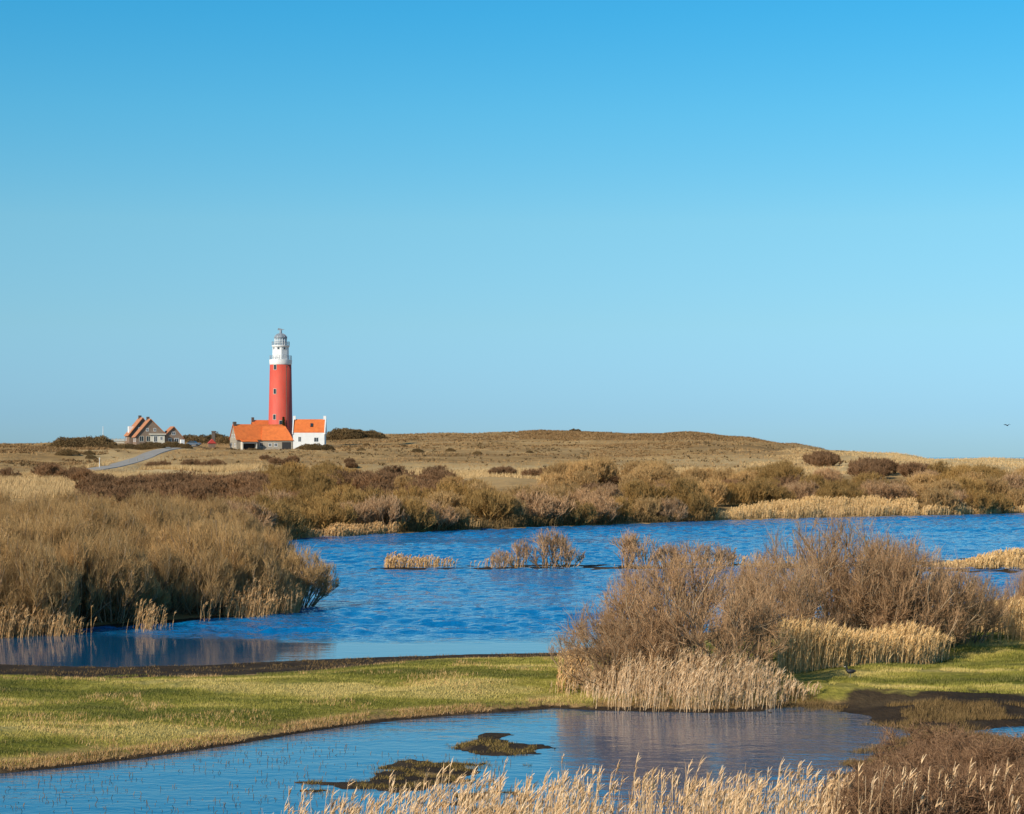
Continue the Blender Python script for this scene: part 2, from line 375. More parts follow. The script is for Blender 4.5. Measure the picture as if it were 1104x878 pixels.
def land(X, Y):
    """height of the ground and distance to the nearest shore (positive on land)"""
    X = np.asarray(X, float); Y = np.asarray(Y, float)
    wob = np.clip(Y / 90, .4, 2.2)
    Xs = X + fbm(X, Y, 5, 3) * .55 * wob; Ys = Y + fbm(X, Y, 4, 9) * .45 * wob
    water = np.maximum(np.maximum(sdf(WL, Xs, Ys), sdf(WP, Xs + (X > 8) * fbm(X, Y, 2.2, 51) * 1.6, Ys + (X > 8) * fbm(X, Y, 1.8, 52) * 1.6)), sdf(WU, X + fbm(X, Y, 1.8, 53) * 2.2, Y + fbm(X, Y, 1.5, 54) * 2.0))
    d = -water
    for w in WI: d = np.maximum(d, sdf(w, X + fbm(X, Y, 1.6, 5) * 1.8, Y + fbm(X, Y, 1.1, 8) * np.where(Y < 60, 2.3, .7)) + np.where(Y < 60, -.15, .12))
    px = X / np.maximum(Y, 20) * F + W0 / 2
    zt = table(px, Y)
    far = sstep(200, 420, Y)
    zt = zt + far * (fbm(X, Y, 60, 12, 3) * 1.2 + fbm(X, Y, 16, 15, 4) * .95) * np.where(Y > 1000, .5, 1)
    near = 1 - sstep(120, 200, Y)
    zt = zt + near * np.where(Y > 36, 1, 0) * (fbm(X, Y, 7, 21, 3) * .32 + fbm(X, Y, 1.2, 22, 3) * .09)
    road = ends(ROADW, X, Y); rz = table(px, Y) + .25
    k = 1 - sstep(3.4, 9, road); zt = zt * (1 - k) + rz * k
    slope = .11 + .05 * fbm(X, Y, 8, 30)
    z = np.where(d > 0, np.minimum(zt, .02 + slope * d + np.maximum(d - 3, 0) * .3), np.maximum(-1.2, .02 + d * .22))
    ld = -sdf(WL, Xs, Ys); lm = lakemud(px)
    z = np.where((Y < 88) & (d > 0), np.minimum(z, .03 + .012 * ld + np.maximum(ld - lm, 0) * .07), z)
    pd = -sdf(WP, Xs, Ys); z = np.where((Y > 46) & (Y < 88) & (d > 0) & (pd < 3) & (px < 640), np.maximum(z, np.minimum(.40 * pd, .17)), z)
    isl = np.full(X.shape, -1e3)
    for w in WI: isl = np.maximum(isl, sdf(w, X, Y))
    z = np.where((isl > -2) & (water > 0) & (d > 0), np.minimum(z, .022 + .022 * fbm(X, Y, .7, 44)), z)
    return z, d
def zg(x, y): return float(land(np.array([x]), np.array([y]))[0][0])

def blobs(px, D, lst):
    s = np.zeros(px.shape)
    for (bx, bd, rx, rd, w) in lst: s = np.maximum(s, w * np.exp(-(((px - bx) / rx) ** 2 + ((D - bd) / rd) ** 2) ** 1.5))
    return s
PALE = [(200, 440, 90, 26, 1.), (20, 350, 80, 50, 1.), (490, 395, 150, 32, 1.), (600, 450, 250, 25, .6), (800, 500, 120, 40, .6), (250, 590, 160, 10, .8), (150, 510, 60, 30, .7),
        (980, 560, 80, 90, 1.), (1110, 520, 150, 110, 1.), (900, 470, 80, 60, .7), (330, 420, 60, 20, .7), (95, 540, 40, 20, .6)]

def build_ground():
    Ds = [-60, -30, -10, 0, 8, 15, 22, 28, 33]; d = 36.0
    while d < 1750:
        Ds.append(d)
        d += .28 if d < 90 else (.55 if d < 120 else (1.0 if d < 200 else (1.6 if d < 320 else (2.2 if d < 700 else 4.5))))
    Ds = np.array(Ds); us = np.concatenate([-np.linspace(.33, 1.9, 60)[::-1], np.linspace(-.33, .33, 760)[1:-1], np.linspace(.33, 1.9, 60)])
    U, DD = np.meshgrid(us, Ds); Y = DD; X = U * (np.maximum(DD, 0) + 14)
    z, d = land(X.ravel(), Y.ravel()); X = X.ravel(); Y = Y.ravel()
    n, mcol = len(Ds), len(us); idx = np.arange(n * mcol).reshape(n, mcol)
    q = np.stack([idx[:-1, :-1], idx[:-1, 1:], idx[1:, 1:], idx[1:, :-1]], -1).reshape(-1, 4)
    me = mesh_np('ground', np.stack([X, Y, z], -1), [q], True)
    px = X / np.maximum(Y, 20) * F + W0 / 2
    grass = (1 - sstep(85, 87, Y)) * sstep(.12, .22, z) * (Y > 30)
    rightmud = sstep(880, 930, px) * (1 - sstep(63.5, 66, Y + fbm(X, Y, 4, 92) * 2)) ; 
    mud = (1 - sstep(.03, .13, z)) * (1 - sstep(180, 260, Y)) * .8 + (z < -.02) * .6
    # the broad wet margin on the lake side of the green bank
    lakeside = sdf(WL, X, Y); mud = np.maximum(mud, np.where(Y < 86, sstep(-1, .6, lakeside + lakemud(px)), 0) * .95)
    mud = np.maximum(mud, rightmud * .78); mud = np.maximum(mud, sstep(900, 980, px) * np.exp(-((Y - 73.2) / 1.0) ** 2) * .6)
    pale = blobs(px, Y, PALE) * (Y > 200)
    pale = np.maximum(pale, (1 - sstep(36, 45, Y)) * .6)
    cvr = np.stack([grass, np.clip(mud, 0, 1), np.clip(pale, 0, 1), np.ones_like(z)], -1).astype(np.float32)
    a = me.color_attributes.new('cover', 'FLOAT_COLOR', 'POINT'); a.data.foreach_set('color', cvr.ravel())
    return tag(link('ground', me, M['ground']), kind='structure')
build_ground()

def build_water():
    Ds = np.concatenate([np.linspace(20, 84, 80), np.arange(84.2, 170, .22), np.arange(170, 300, .34), np.linspace(300, 380, 20)[1:]])
    us = np.concatenate([-np.linspace(.34, 1.6, 70)[::-1], np.linspace(-.34, .34, 520)[1:-1], np.linspace(.34, 1.6, 70)])
    U, DD = np.meshgrid(us, Ds); X = (U * DD).ravel(); Y = DD.ravel()
    idx = np.arange(X.size).reshape(DD.shape)
    q = np.stack([idx[:-1, :-1], idx[:-1, 1:], idx[1:, 1:], idx[1:, :-1]], -1).reshape(-1, 4)
    lake = sstep(86.5, 94, Y + fbm(X, Y, 14, 70, 3) * 4)
    gust = .62 + .55 * fbm(X * .35, Y, 16, 81, 3)
    wv = value_noise(X * .85, Y, .5, 82) * .085 + value_noise(X * .85 + Y * .2, Y, .9, 83) * .12 + value_noise(X * .7 - Y * .2, Y, 2.0, 84) * .03
    Z = wv * lake * gust
    me = mesh_np('lake', np.stack([X, Y, Z], -1), [q], True)
    px = X / Y * F + W0 / 2
    lee = np.exp(-((px - 330) / 300) ** 2 * 0)  # open water carries the wind everywhere past the bank
    rip = .035 + .965 * lake
    lane = np.exp(-((Y - 146.6 - fbm(X, Y * 0, 9, 73, 2) * .8) / 1.1) ** 2) * sstep(330, 350, px) * (.55 + .6 * fbm(X, Y * 0, 5, 74, 2))
    lane = np.maximum(lane, sstep(930, 990, px) * sstep(144, 147, Y) * (1 - sstep(154, 160, Y)))
    rip = rip * (1 - .93 * np.clip(lane, 0, 1))
    pond = (Y < 70); rip = np.where(pond, .10 + .10 * sstep(-.2, .6, fbm(X, Y, 9, 71, 3)), rip)
    a = me.attributes.new('ripple', 'FLOAT', 'POINT'); a.data.foreach_set('value', rip.astype(np.float32))
    tag(link('lake_water', me, M['water']), kind='structure')
    me = mesh_np('sea', [(-40000, 1150, .0), (40000, 1150, .0), (40000, 45000, .0), (-40000, 45000, .0)], [np.array([[0, 1, 2, 3]])])
    tag(link('sea', me, M['sea']), kind='structure')
build_water()

# road, draped on its bed
def build_road():
    # resample
    pts = [Vector((x, y, 0)) for x, y in ROADW]; P = []
    for i in range(len(pts) - 1):
        for k in range(10): P.append(pts[i].lerp(pts[i + 1], k / 10))
    P.append(pts[-1]); hw = 2.3; V = []; Fq = []
    for i, p in enumerate(P):
        t = (P[min(i + 1, len(P) - 1)] - P[max(i - 1, 0)]).normalized(); nrm = Vector((-t.y, t.x, 0))
        px = p.x / p.y * F + W0 / 2; z = float(table(np.array([px]), np.array([p.y]))[0]) + .40
        for s, dz in ((-hw - .5, -.4), (-hw, 0), (hw, 0), (hw + .5, -.4)):
            q = p + nrm * s; V.append((q.x, q.y, z + dz))
    for i in range(len(P) - 1):
        for k in range(3): a = i * 4 + k; Fq.append((a, a + 1, a + 5, a + 4))
    mm = NB('worn_asphalt'); nn = mm.noise(mm.pos(), .6, 5); mm.col(mm.ramp(nn, [(.3, (.27, .245, .21)), (.7, (.38, .34, .29))])).rough(.9)
    me = bpy.data.meshes.new('road'); me.from_pydata(V, [], Fq); me.update(); tag(link('road', me, mm.m), kind='structure')
build_road()

# ------------------------------------------------------------------ plants: generators
def unit(v): return v / np.maximum(np.linalg.norm(v, axis=-1, keepdims=True), 1e-9)
def grow(rng, o, d, L, nseg, wiggle, lift):
    """polylines (N, nseg+1, 3) starting at o, heading d, length L, wandering and bending by lift"""
    N = len(o); P = np.zeros((N, nseg + 1, 3)); P[:, 0] = o; d = unit(d)
    for k in range(nseg):
        d = unit(d + rng.normal(0, wiggle, (N, 3)) + np.array([0, 0, 1.0]) * lift)
        P[:, k + 1] = P[:, k] + d * (L / nseg)[:, None]
    return P
def sprout(rng, P, n, t0, t1, spread, lift):
    """n children on every polyline: origins and directions"""
    N, S, _ = P.shape; t = rng.uniform(t0, t1, (N, n)) * (S - 1); i = np.minimum(t.astype(int), S - 2); f = (t - i)[..., None]
    a = P[np.arange(N)[:, None], i]; b = P[np.arange(N)[:, None], i + 1]; o = a * (1 - f) + b * f; d = unit(b - a)
    r = rng.normal(0, 1, d.shape); r -= (r * d).sum(-1, keepdims=True) * d; r = unit(r)
    d = unit(d * 1.0 + r * spread + np.array([0, 0, 1.0]) * lift)
    return o.reshape(-1, 3), d.reshape(-1, 3), (t / (S - 1)).reshape(-1)
def tubes(P, r0, r1, sides=3):
    """vertices and quads of tapering tubes along polylines"""
    N, S, _ = P.shape; d = unit(P[:, -1] - P[:, 0]); ref = np.where(np.abs(d[:, 2:3]) > .9, np.array([[1., 0, 0]]), np.array([[0, 0, 1.]]))
    a = unit(np.cross(d, ref)); b = np.cross(d, a); ang = np.arange(sides) * 2 * np.pi / sides
    ring = a[:, None, :] * np.cos(ang)[None, :, None] + b[:, None, :] * np.sin(ang)[None, :, None]
    r0 = np.broadcast_to(r0, (N,)); r1 = np.broadcast_to(r1, (N,)); t = np.linspace(0, 1, S)
    rad = r0[:, None] * (1 - t) + r1[:, None] * t
    V = P[:, :, None, :] + ring[:, None] * rad[:, :, None, None]
    base = np.arange(N * S * sides).reshape(N, S, sides); nx = np.roll(base, -1, axis=2)
    q = np.stack([base[:, :-1], nx[:, :-1], nx[:, 1:], base[:, 1:]], -1).reshape(-1, 4)
    return V.reshape(-1, 3), q
def ribbons(P, w, rng, tip=0.1):
    """flat tapering strips along polylines"""
    N, S, _ = P.shape; d = unit(P[:, -1] - P[:, 0]); r = rng.normal(0, 1, (N, 3)); r[:, 2] *= .3; s = unit(np.cross(d, r))
    t = np.linspace(0, 1, S); k = (1 - t) * (1 - tip) + tip; w = np.broadcast_to(w, (N,))
    off = s[:, None, :] * (k[None, :, None] * w[:, None, None] * .5)
    V = np.stack([P - off, P + off], 2); base = np.arange(N * S * 2).reshape(N, S, 2)
    q = np.stack([base[:, :-1, 0], base[:, :-1, 1], base[:, 1:, 1], base[:, 1:, 0]], -1).reshape(-1, 4)
    return V.reshape(-1, 3), q
def join(parts):
    Vs, Fs, off = [], [], 0
    for V, q in parts: Vs.append(V); Fs.append(q + off); off += len(V)
    return np.concatenate(Vs), np.concatenate(Fs)

def shrub_geo(seed, h, w, stems, n1, n2, n3, r=.045, twig=.007, lean=.75, lift=.12, base=.25, bend=.10, seg=4):
    """many-stemmed bare shrub: stems fan out from a small stool, fork twice, end in fine upright twigs. Returns (stems, twigs)"""
    g = np.random.default_rng(seed)
    az = g.uniform(0, 2 * np.pi, stems); tilt = g.uniform(.02, 1, stems) ** .7 * lean
    o = np.stack([np.cos(az), np.sin(az), az * 0], -1) * (tilt[:, None] * base * w + .05); o[:, 2] = -.15
    d = np.stack([np.cos(az) * np.sin(tilt), np.sin(az) * np.sin(tilt), np.cos(tilt)], -1)
    rr = (w * .5) / math.sin(lean) * .75
    L = (h * .75 * (1 - tilt / lean * .35) + rr * .25 * tilt / lean) * g.uniform(.75, 1.1, stems)
    P0 = grow(g, o, d, L, 6, bend, lift * .4)
    def env(p): return (p[..., 0] ** 2 + p[..., 1] ** 2) / (w * .5) ** 2 + np.where(p[..., 2] > .32 * h, ((p[..., 2] - .32 * h) / (.66 * h)) ** 2, ((.32 * h - p[..., 2]) / (.38 * h)) ** 2)
    def lump(p): return 1 + .22 * fbm(p[..., 0] * 1.3 + p[..., 2] + seed, p[..., 1] * 1.3 + seed * 3, 1.5, seed, 2) + g.normal(0, .06, len(p))
    e0 = np.sqrt(env(P0[:, -1])); k0 = np.clip(.93 / e0, .12, 1.35); P0 = P0[:, :1] + (P0 - P0[:, :1]) * k0[:, None, None]; L = L * k0
    def trim(P, Lr): k = env(P[:, -1]) < lump(P[:, -1]); return P[k], Lr[k]
    o1, d1, t1 = sprout(g, P0, n1, .25, 1.0, .75, .15); L1 = np.repeat(L, n1) * g.uniform(.28, .5, len(o1)) * (1.15 - .4 * t1)
    P1, L1 = trim(grow(g, o1, d1, L1, 5, bend * 1.2, lift), L1)
    o2, d2, t2 = sprout(g, P1, n2, .2, 1.0, .7, .25); L2 = np.repeat(L1, n2) * g.uniform(.35, .7, len(o2))
    P2, L2 = trim(grow(g, o2, d2, L2, seg, bend * 1.3, lift * 1.2), L2)
    parts = [tubes(P2, r * .22 if r * .22 > twig * 1.2 else twig * 1.2, twig)]
    if n3:
        o3, d3, t3 = sprout(g, P2, n3, .15, 1.0, .6, .3); L3 = np.clip(np.repeat(L2, n3) * g.uniform(.4, .9, len(o3)), .12, .8)
        parts.append(tubes(grow(g, o3, d3, L3, 3 if seg > 2 else 2, bend * 1.3, lift), twig, twig * .55))
    S = join([tubes(P0, r, r * .4, 5), tubes(P1, r * .5, twig * 1.3, 4)])
    return S, join(parts)

def mesh_from(name, geo, mat):
    me = mesh_np(name, geo[0], [geo[1]]); me.materials.append(mat); return me

SHRUBS = {}
def shrub_kind(key, mat, barkmat, seeds, split, **k):
    v = []
    for s in seeds:
        st, tw = shrub_geo(s, **k)
        if split: v.append((mesh_from('stem', st, barkmat), mesh_from('crown', tw, mat), k['h']))
        else:
            g = join([st, tw]); v.append((None, mesh_from('shrub', g, mat), k['h']))
    SHRUBS[key] = v
rnd = random.Random(7)
def put_shrub(kind, px, D, name, label, group=None, h=None, sx=1.0, var=None, cat='shrub', sink=0.0, x=None):
    X = GX(px, D) if x is None else x; z = zg(X, D) - sink
    v = SHRUBS[kind]; st, cr, h0 = v[rnd.randrange(len(v))] if var is None else v[var % len(v)]
    s = (h / h0) if h else 1.0
    if st is None: o = link(name, cr)
    else:
        o = empty(name, (0, 0, 0)); link('stem', st, None, o); link('crown', cr, None, o)
    o.location = (X, D, max(z, -.1)); o.rotation_euler = (0, 0, rnd.uniform(0, 6.28)); o.scale = (s * sx, s * sx, s)
    return tag(o, label, cat, group)

shrub_kind('big', M['greybush'], M['bark'], (11, 12, 13), True, h=4.7, w=7.2, stems=50, n1=8, n2=8, n3=5, r=.045, twig=.0062, lean=1.0, lift=.06, bend=.16)
shrub_kind('willow', M['willow'], M['bark'], (21, 22, 23, 24), True, h=4.4, w=5.8, stems=50, n1=8, n2=7, n3=4, r=.04, twig=.008, lean=.85, lift=.13)
shrub_kind('mid', M['olive'], None, (31, 32, 33, 34), False, h=3.4, w=5.0, stems=40, n1=7, n2=6, n3=3, r=.04, twig=.014, lean=.9, lift=.1, seg=3)
shrub_kind('midochre', M['willow'], None, (35, 36, 37), False, h=3.6, w=4.6, stems=40, n1=7, n2=6, n3=3, r=.04, twig=.014, lean=.8, lift=.13, seg=3)
shrub_kind('midbrown', M['greybush'], None, (38, 39), False, h=3.4, w=5.0, stems=40, n1=7, n2=6, n3=3, r=.04, twig=.014, lean=.9, lift=.1, seg=3)
shrub_kind('midpurple', M['purple'], None, (41, 42, 43), False, h=2.4, w=4.4, stems=40, n1=7, n2=6, n3=3, r=.035, twig=.017, lean=1.05, lift=.08, seg=3)
shrub_kind('midgrey', M['greybush'], None, (45, 46, 47), False, h=2.2, w=2.8, stems=18, n1=6, n2=5, n3=3, r=.03, twig=.008, lean=.75, lift=.09, bend=.14, seg=3)
shrub_kind('low', M['bramble'], None, (51, 52, 53), False, h=1.6, w=3.4, stems=50, n1=8, n2=6, n3=4, r=.014, twig=.0055, lean=1.15, lift=.03, bend=.22, seg=3)
def dark_mound(seed, h, w, n, size, mat):
    """dense evergreen scrub: short leafy blades through a low mound"""
    g = np.random.default_rng(seed); a = g.uniform(0, 6.283, n); r = np.sqrt(g.uniform(0, 1, n)); hh = (1 - r ** 2.2) ** .6
    x = r * np.cos(a) * w / 2; y = r * np.sin(a) * w / 2; lump = .75 + .35 * fbm(x + seed * 9, y, w * .22, seed, 2)
    z = hh * h * lump * g.uniform(.25, 1, n) ** .35
    o = np.stack([x, y, z], -1); d = g.normal(0, 1, (n, 3)) + np.array([0, 0, .6]) + o * .15
    return ribbons(grow(g, o, d, g.uniform(.6, 1.3, n) * size, 2, .2, 0), size * .45, g, .2)
SHRUBS['dark'] = [(None, mesh_from('shrub', join([dark_mound(s, 3.0, 7.0, 3800, .30, None), shrub_geo(s, 3.0, 5, 16, 4, 3, 0, twig=.02)[0]]), M['scrub']), 3.0) for s in (61, 62, 63)]

# ------------------------------------------------------------------ shrubs: where they stand
# the two big bare bushes on the near right, and their lower neighbours
for (px, D, h, sx, v, lab) in (
    (742, 67.0, 4.5, .95, 0, 'large bare grey-brown bush with forking stems standing nearest the pond'),
    (664, 66.4, 2.9, 1.05, 2, 'low bare bush at the left foot of the large pondside bush'),
    (835, 73.5, 4.2, .85, 1, 'bare upright bush in the middle of the right thicket, behind pale reeds'),
    (895, 78.0, 5.7, .85, 2, 'tallest bare bush, rising at the back of the right thicket'),
    (972, 77.5, 4.7, .9, 0, 'broad bare bush at the right end of the right thicket'),
    (1030, 80.0, 3.3, .85, 1, 'short bare bush fading out beside the pale reeds on the right'),
    (1100, 84.0, 3.0, .4, 1, 'slim bare bush at the right edge of the view beside pale reeds')):
    put_shrub('big', px, D, 'bare_bush', lab, 'bare bushes of the right thicket', h=h, sx=sx, var=v)
# left willow headland
head = []
hs_x, hs_y = [-300, 0, 120, 230, 312, 330], [693, 686, 674, 666, 657, 652]
for off, step in ((1.3, 2.1), (4.2, 2.6)):
    px = -50
    while px < 312:
        D = G(px, np.interp(px, hs_x, hs_y))[1] + off + rnd.uniform(-.7, .7)
        if px < 300 or off < 2: head.append((px, D))
        px += step * rnd.uniform(.8, 1.2) / D * F
for D in (106, 115, 125, 137, 150, 166):
    px = -60 + rnd.uniform(0, 25)
    while True:
        lim = 296 if D < 110 else (300 if D < 140 else 285)
        if px > lim: break
        gy = sdf(WL, np.array([GX(px, D)]), np.array([float(D)]))[0]
        if gy < -.8 and sdf(WL, np.array([GX(px, D)]), np.array([float(D) - 6]))[0] < 0: head.append((px, D + rnd.uniform(-2.5, 2.5)))
        px += rnd.uniform(.75, 1.05) * 3.4 / D * F
px = -50
while px < 322:
    D = G(px, np.interp(px, hs_x, hs_y))[1] + rnd.uniform(.3, 2.0)
    put_shrub('willow', px, D, 'willow_sucker', 'low young willow clump at the waterline of the left headland', 'young willows at the waterline of the left headland', h=rnd.uniform(1.5, 2.6), sx=rnd.uniform(1.1, 1.4))
    px += 1.7 * rnd.uniform(.7, 1.3) / D * F
for px, D in head:
    if D < 101: lab = 'ochre willow bush in the front row of the left headland above the water'
    elif D < 134: lab = 'ochre willow bush in the middle of the left headland'
    else: lab = 'ochre willow bush at the back of the left headland'
    h = rnd.uniform(3.2, 4.5) if D < 101 else rnd.uniform(3.8, 5.0)
    h *= float(np.interp(px, [200, 320], [1, .72]))
    put_shrub('willow', px, D, 'willow_bush', lab, 'willow bushes of the left headland', h=h, sx=rnd.uniform(.85, 1.0))
put_shrub('willow', 318, 107, 'willow_bush', 'willow bush leaning over the water at the tip of the left headland', 'willow bushes of the left headland', h=3.3, sx=1.15)
# shrubs on the thin strip in the lake
for (px, D, h, sx, lab) in ((560, 144, 2.1, .9, 'small thin bush left of the pair on the lake strip'), (588, 144.3, 2.9, 1.0, 'grey bare bush on the lake strip, left of a gap'), (610, 144.2, 2.7, .9, 'grey bare bush beside the gap on the lake strip'),
    (672, 144.6, 2.7, 1.0, 'grey bare bush on the lake strip just right of the gap'), (694, 144.6, 2.6, .9, 'second grey bare bush right of the gap on the lake strip'), (540, 143.8, 1.5, 1.0, 'tiny bare bush at the left of the lake strip shrubs')):
    put_shrub('midgrey', px, D, 'strip_shrub', lab, 'shrubs on the thin lake strip', h=h, sx=sx)
for (px, D, h) in ((725, 144.8, 1.8), (745, 145, 2.1), (765, 145, 2.0), (785, 145.5, 1.6)):
    put_shrub('midgrey', px, D, 'strip_shrub', 'russet low shrub in the row on the lake strip behind the big bush', 'russet shrubs on the lake strip', h=h, sx=1.2)

def shore_D(px):
    xs = [(280, 585), (330, 579), (430, 575), (600, 568), (760, 562), (870, 559), (1000, 556), (1104, 553.5), (1250, 550)]
    y = np.interp(px, [a for a, b in xs], [b for a, b in xs]); return G(px, y)[1]
# front row along the far shore, then rows behind it
for row_i, (off, step, hl, hh) in enumerate(((4, 2.9, 2.4, 3.9), (12, 3.3, 2.8, 4.2), (23, 3.9, 2.8, 4.2), (37, 4.4, 2.6, 4.2), (55, 5.0, 2.6, 4.2), (78, 6, 2.4, 4.0), (100, 7.5, 2.2, 3.8))):
    px = 250 + rnd.uniform(0, 20)
    while px < 1130:
        D = shore_D(px) + off + rnd.uniform(-2, 2) * (1 + row_i * .5)
        gap_reeds = 770 < px < 985 and row_i == 0
        keep = rnd.random() < (1, 1, .95, .9, .85, .75, .6)[row_i]
        if keep and not gap_reeds:
            if 770 < px < 985: k, lab, grp = 'mid', 'olive brown bush behind the tawny reeds of the far shore', 'bushes behind the far reeds'
            elif px < 420: k, lab, grp = ('mid' if row_i < 2 else rnd.choice(['midpurple', 'mid'])), 'olive brown bush on the far shore below the lighthouse', 'bushes below the lighthouse'
            elif px < 770: k, lab, grp = rnd.choice(['midochre', 'mid', 'midochre']), 'ochre brown bush in the middle of the far shore', 'ochre bushes of the middle far shore'
            else: k, lab, grp = rnd.choice(['mid', 'midochre']), 'olive ochre bush on the far shore at the right', 'bushes at the right of the far shore'
            if k != 'midpurple' and rnd.random() < .22: k = 'midbrown'
            if row_i >= 3 and rnd.random() < .5: k = 'midpurple'; lab = 'dark purple-brown bush behind the far shore row'; grp = 'dark bushes behind the far shore'
            put_shrub(k, px, D, 'shore_bush', lab, grp, h=rnd.uniform(hl, hh) * (.8 if k == 'midpurple' else 1), sx=rnd.uniform(1.0, 1.4))
        px += step * rnd.uniform(.75, 1.25) * F / D
# named clumps further back: (px, D, spread px, spread D, count, kind, h, name, label, group)
CL = [(660, 350, 62, 16, 17, 'midochre', 5.3, 'willow_bush', 'tall golden willow bush in the clump on the far meadow', 'golden willows of the far meadow'),
      (770, 345, 45, 14, 8, 'midochre', 4.0, 'willow_bush', 'golden willow bush right of the tall willow clump', 'golden willows right of the clump'),
      (845, 350, 40, 14, 8, 'mid', 4.2, 'meadow_bush', 'brown bush in the loose row left of the pale dune', 'brown bushes left of the pale dune'),
      (883, 470, 16, 8, 4, 'midpurple', 3.9, 'dune_bush', 'dark bare bush standing on the foot of the pale dune', 'dark bushes at the dune foot'),
      (950, 400, 46, 16, 10, 'midpurple', 3.6, 'meadow_bush', 'dark russet bush in front of the pale dune', 'russet bushes before the pale dune'),
      (1060, 330, 50, 18, 9, 'mid', 4.0, 'meadow_bush', 'olive bush below the pale dune at far right', 'olive bushes at far right'),
      (215, 320, 70, 18, 16, 'midpurple', 4.0, 'meadow_bush', 'dark brown bush above the left headland', 'dark bushes above the left headland'),
      (175, 285, 105, 30, 26, 'midpurple', 3.6, 'meadow_bush', 'low russet bush behind the left headland', 'russet bushes behind the left headland'),
      (330, 265, 35, 14, 8, 'mid', 4.4, 'meadow_bush', 'large olive bush at the left end of the far shore', 'olive bushes at the left end of the far shore'),
      (400, 335, 100, 25, 18, 'midpurple', 3.4, 'meadow_bush', 'purple-brown bush in the band below the lighthouse', 'purple bushes below the lighthouse'),
      (60, 370, 55, 12, 6, 'midpurple', 3.0, 'meadow_bush', 'bare dark bush in the pale reeds at far left', 'dark bushes at far left'),
      (200, 465, 38, 8, 8, 'midpurple', 2.4, 'roadside_bush', 'brown bush beside the road end below the houses', 'bushes beside the road end'),
      (330, 470, 50, 20, 7, 'midpurple', 2.2, 'meadow_bush', 'brown bush on the slope below the lighthouse', 'bushes on the lighthouse slope'),
      (330, 350, 60, 25, 16, 'mid', 4.2, 'meadow_bush', 'olive brown bush higher up the slope below the lighthouse', 'olive bushes below the lighthouse'),
      (560, 400, 90, 15, 9, 'midpurple', 2.2, 'meadow_bush', 'low dark bush dotted on the pale meadow', 'low bushes on the pale meadow'),
      (340, 605, 16, 4, 5, 'dark', 2.2, 'dark_shrub', 'dense dark shrub in front of the white house', 'dark shrubs before the white house'),
      (95, 612, 30, 8, 10, 'dark', 4.2, 'dark_shrub', 'dense dark shrub on the mound left of the gabled houses', 'dark shrubs on the left mound'),
      (158, 594, 48, 5, 22, 'dark', 2.3, 'dark_shrub', 'dense dark shrub in the hedge below the gabled houses', 'dark hedge shrubs'),
      (225, 740, 28, 20, 10, 'dark', 5.0, 'dark_shrub', 'dense dark shrub on the rise between the houses and the lighthouse', 'dark shrubs between houses and lighthouse'),
      (378, 770, 30, 20, 12, 'dark', 4.6, 'dark_shrub', 'dense dark shrub behind the white house at right', 'dark shrubs behind the white house'),
      (270, 618, 26, 3, 8, 'dark', 1.3, 'dark_shrub', 'low grey-brown shrub at the foot of the long stone house', 'low shrubs at the long house'),
      (80, 520, 22, 8, 4, 'dark', 2.0, 'dark_shrub', 'low dark shrub on the slope above the road', 'dark shrubs above the road'),
      (620, 905, 8, 6, 3, 'dark', 1.8, 'dark_shrub', 'tiny dark shrub on the skyline right of centre', 'skyline shrubs'),
      (480, 620, 110, 60, 7, 'dark', 1.3, 'dark_shrub', 'small dark shrub dotted over the grassy dune', 'small shrubs dotted over the dune')]
for (px, D, sp, sd, n, k, h, nm, lab, grp) in CL:
    for j in range(n):
        a = rnd.uniform(-1, 1); b = rnd.uniform(-1, 1)
        put_shrub(k, px + a * sp, D + b * sd, nm, lab, grp, h=h * rnd.uniform(.75, 1.1) * (1 - .3 * abs(a) ** 3), sx=rnd.uniform(1, 1.3))
# brambles at the bottom right
for j, (px, D) in enumerate([(935, 41.5), (975, 44), (1010, 44.5), (1060, 43), (1105, 43.5), (1000, 47), (955, 42), (985, 40), (1045, 40), (1110, 40), (1040, 45), (950, 38.5), (1085, 41)]):
    put_shrub('low', px, D, 'bramble_bush', 'leafless brown bramble bush tangled at the bottom right of the pond', 'brambles at the bottom right', h=rnd.uniform(1.2, 1.65), sx=1.1)

# ------------------------------------------------------------------ reeds and grasses
def reeds_geo(rng, X, Y, Z, h, r=.005, leaves=3, plume=True, lean=.06, lw=.02, wind=(.10, .03)):
    N = len(X); o = np.stack([X, Y, Z], -1); hh = h * (.42 + .72 * rng.random(N) ** .75)
    d = np.stack([rng.normal(wind[0], lean, N), rng.normal(wind[1], lean, N), np.ones(N)], -1)
    P = grow(rng, o, d, hh, 4, .035, -.01); parts = [tubes(P, r, r * .6)]
    if leaves:
        o1, d1, t = sprout(rng, P, leaves, .1, .8, .34, .1); L = np.repeat(hh, leaves) * rng.uniform(.18, .34, len(o1))
        parts.append(ribbons(grow(rng, o1, d1, L, 3, .08, -.10), lw, rng))
    if plume:
        k = rng.random(N) < .7; T = P[k]; n = 7
        o2, d2, t = sprout(rng, T, n, .86, 1.0, .30, .1); d2 = unit(d2 + np.array([.35, .05, 0]))
        parts.append(ribbons(grow(rng, o2, d2, rng.uniform(.10, .22, len(o2)), 2, .1, -.12), lw * 1.1, rng, .3))
    return join(parts)
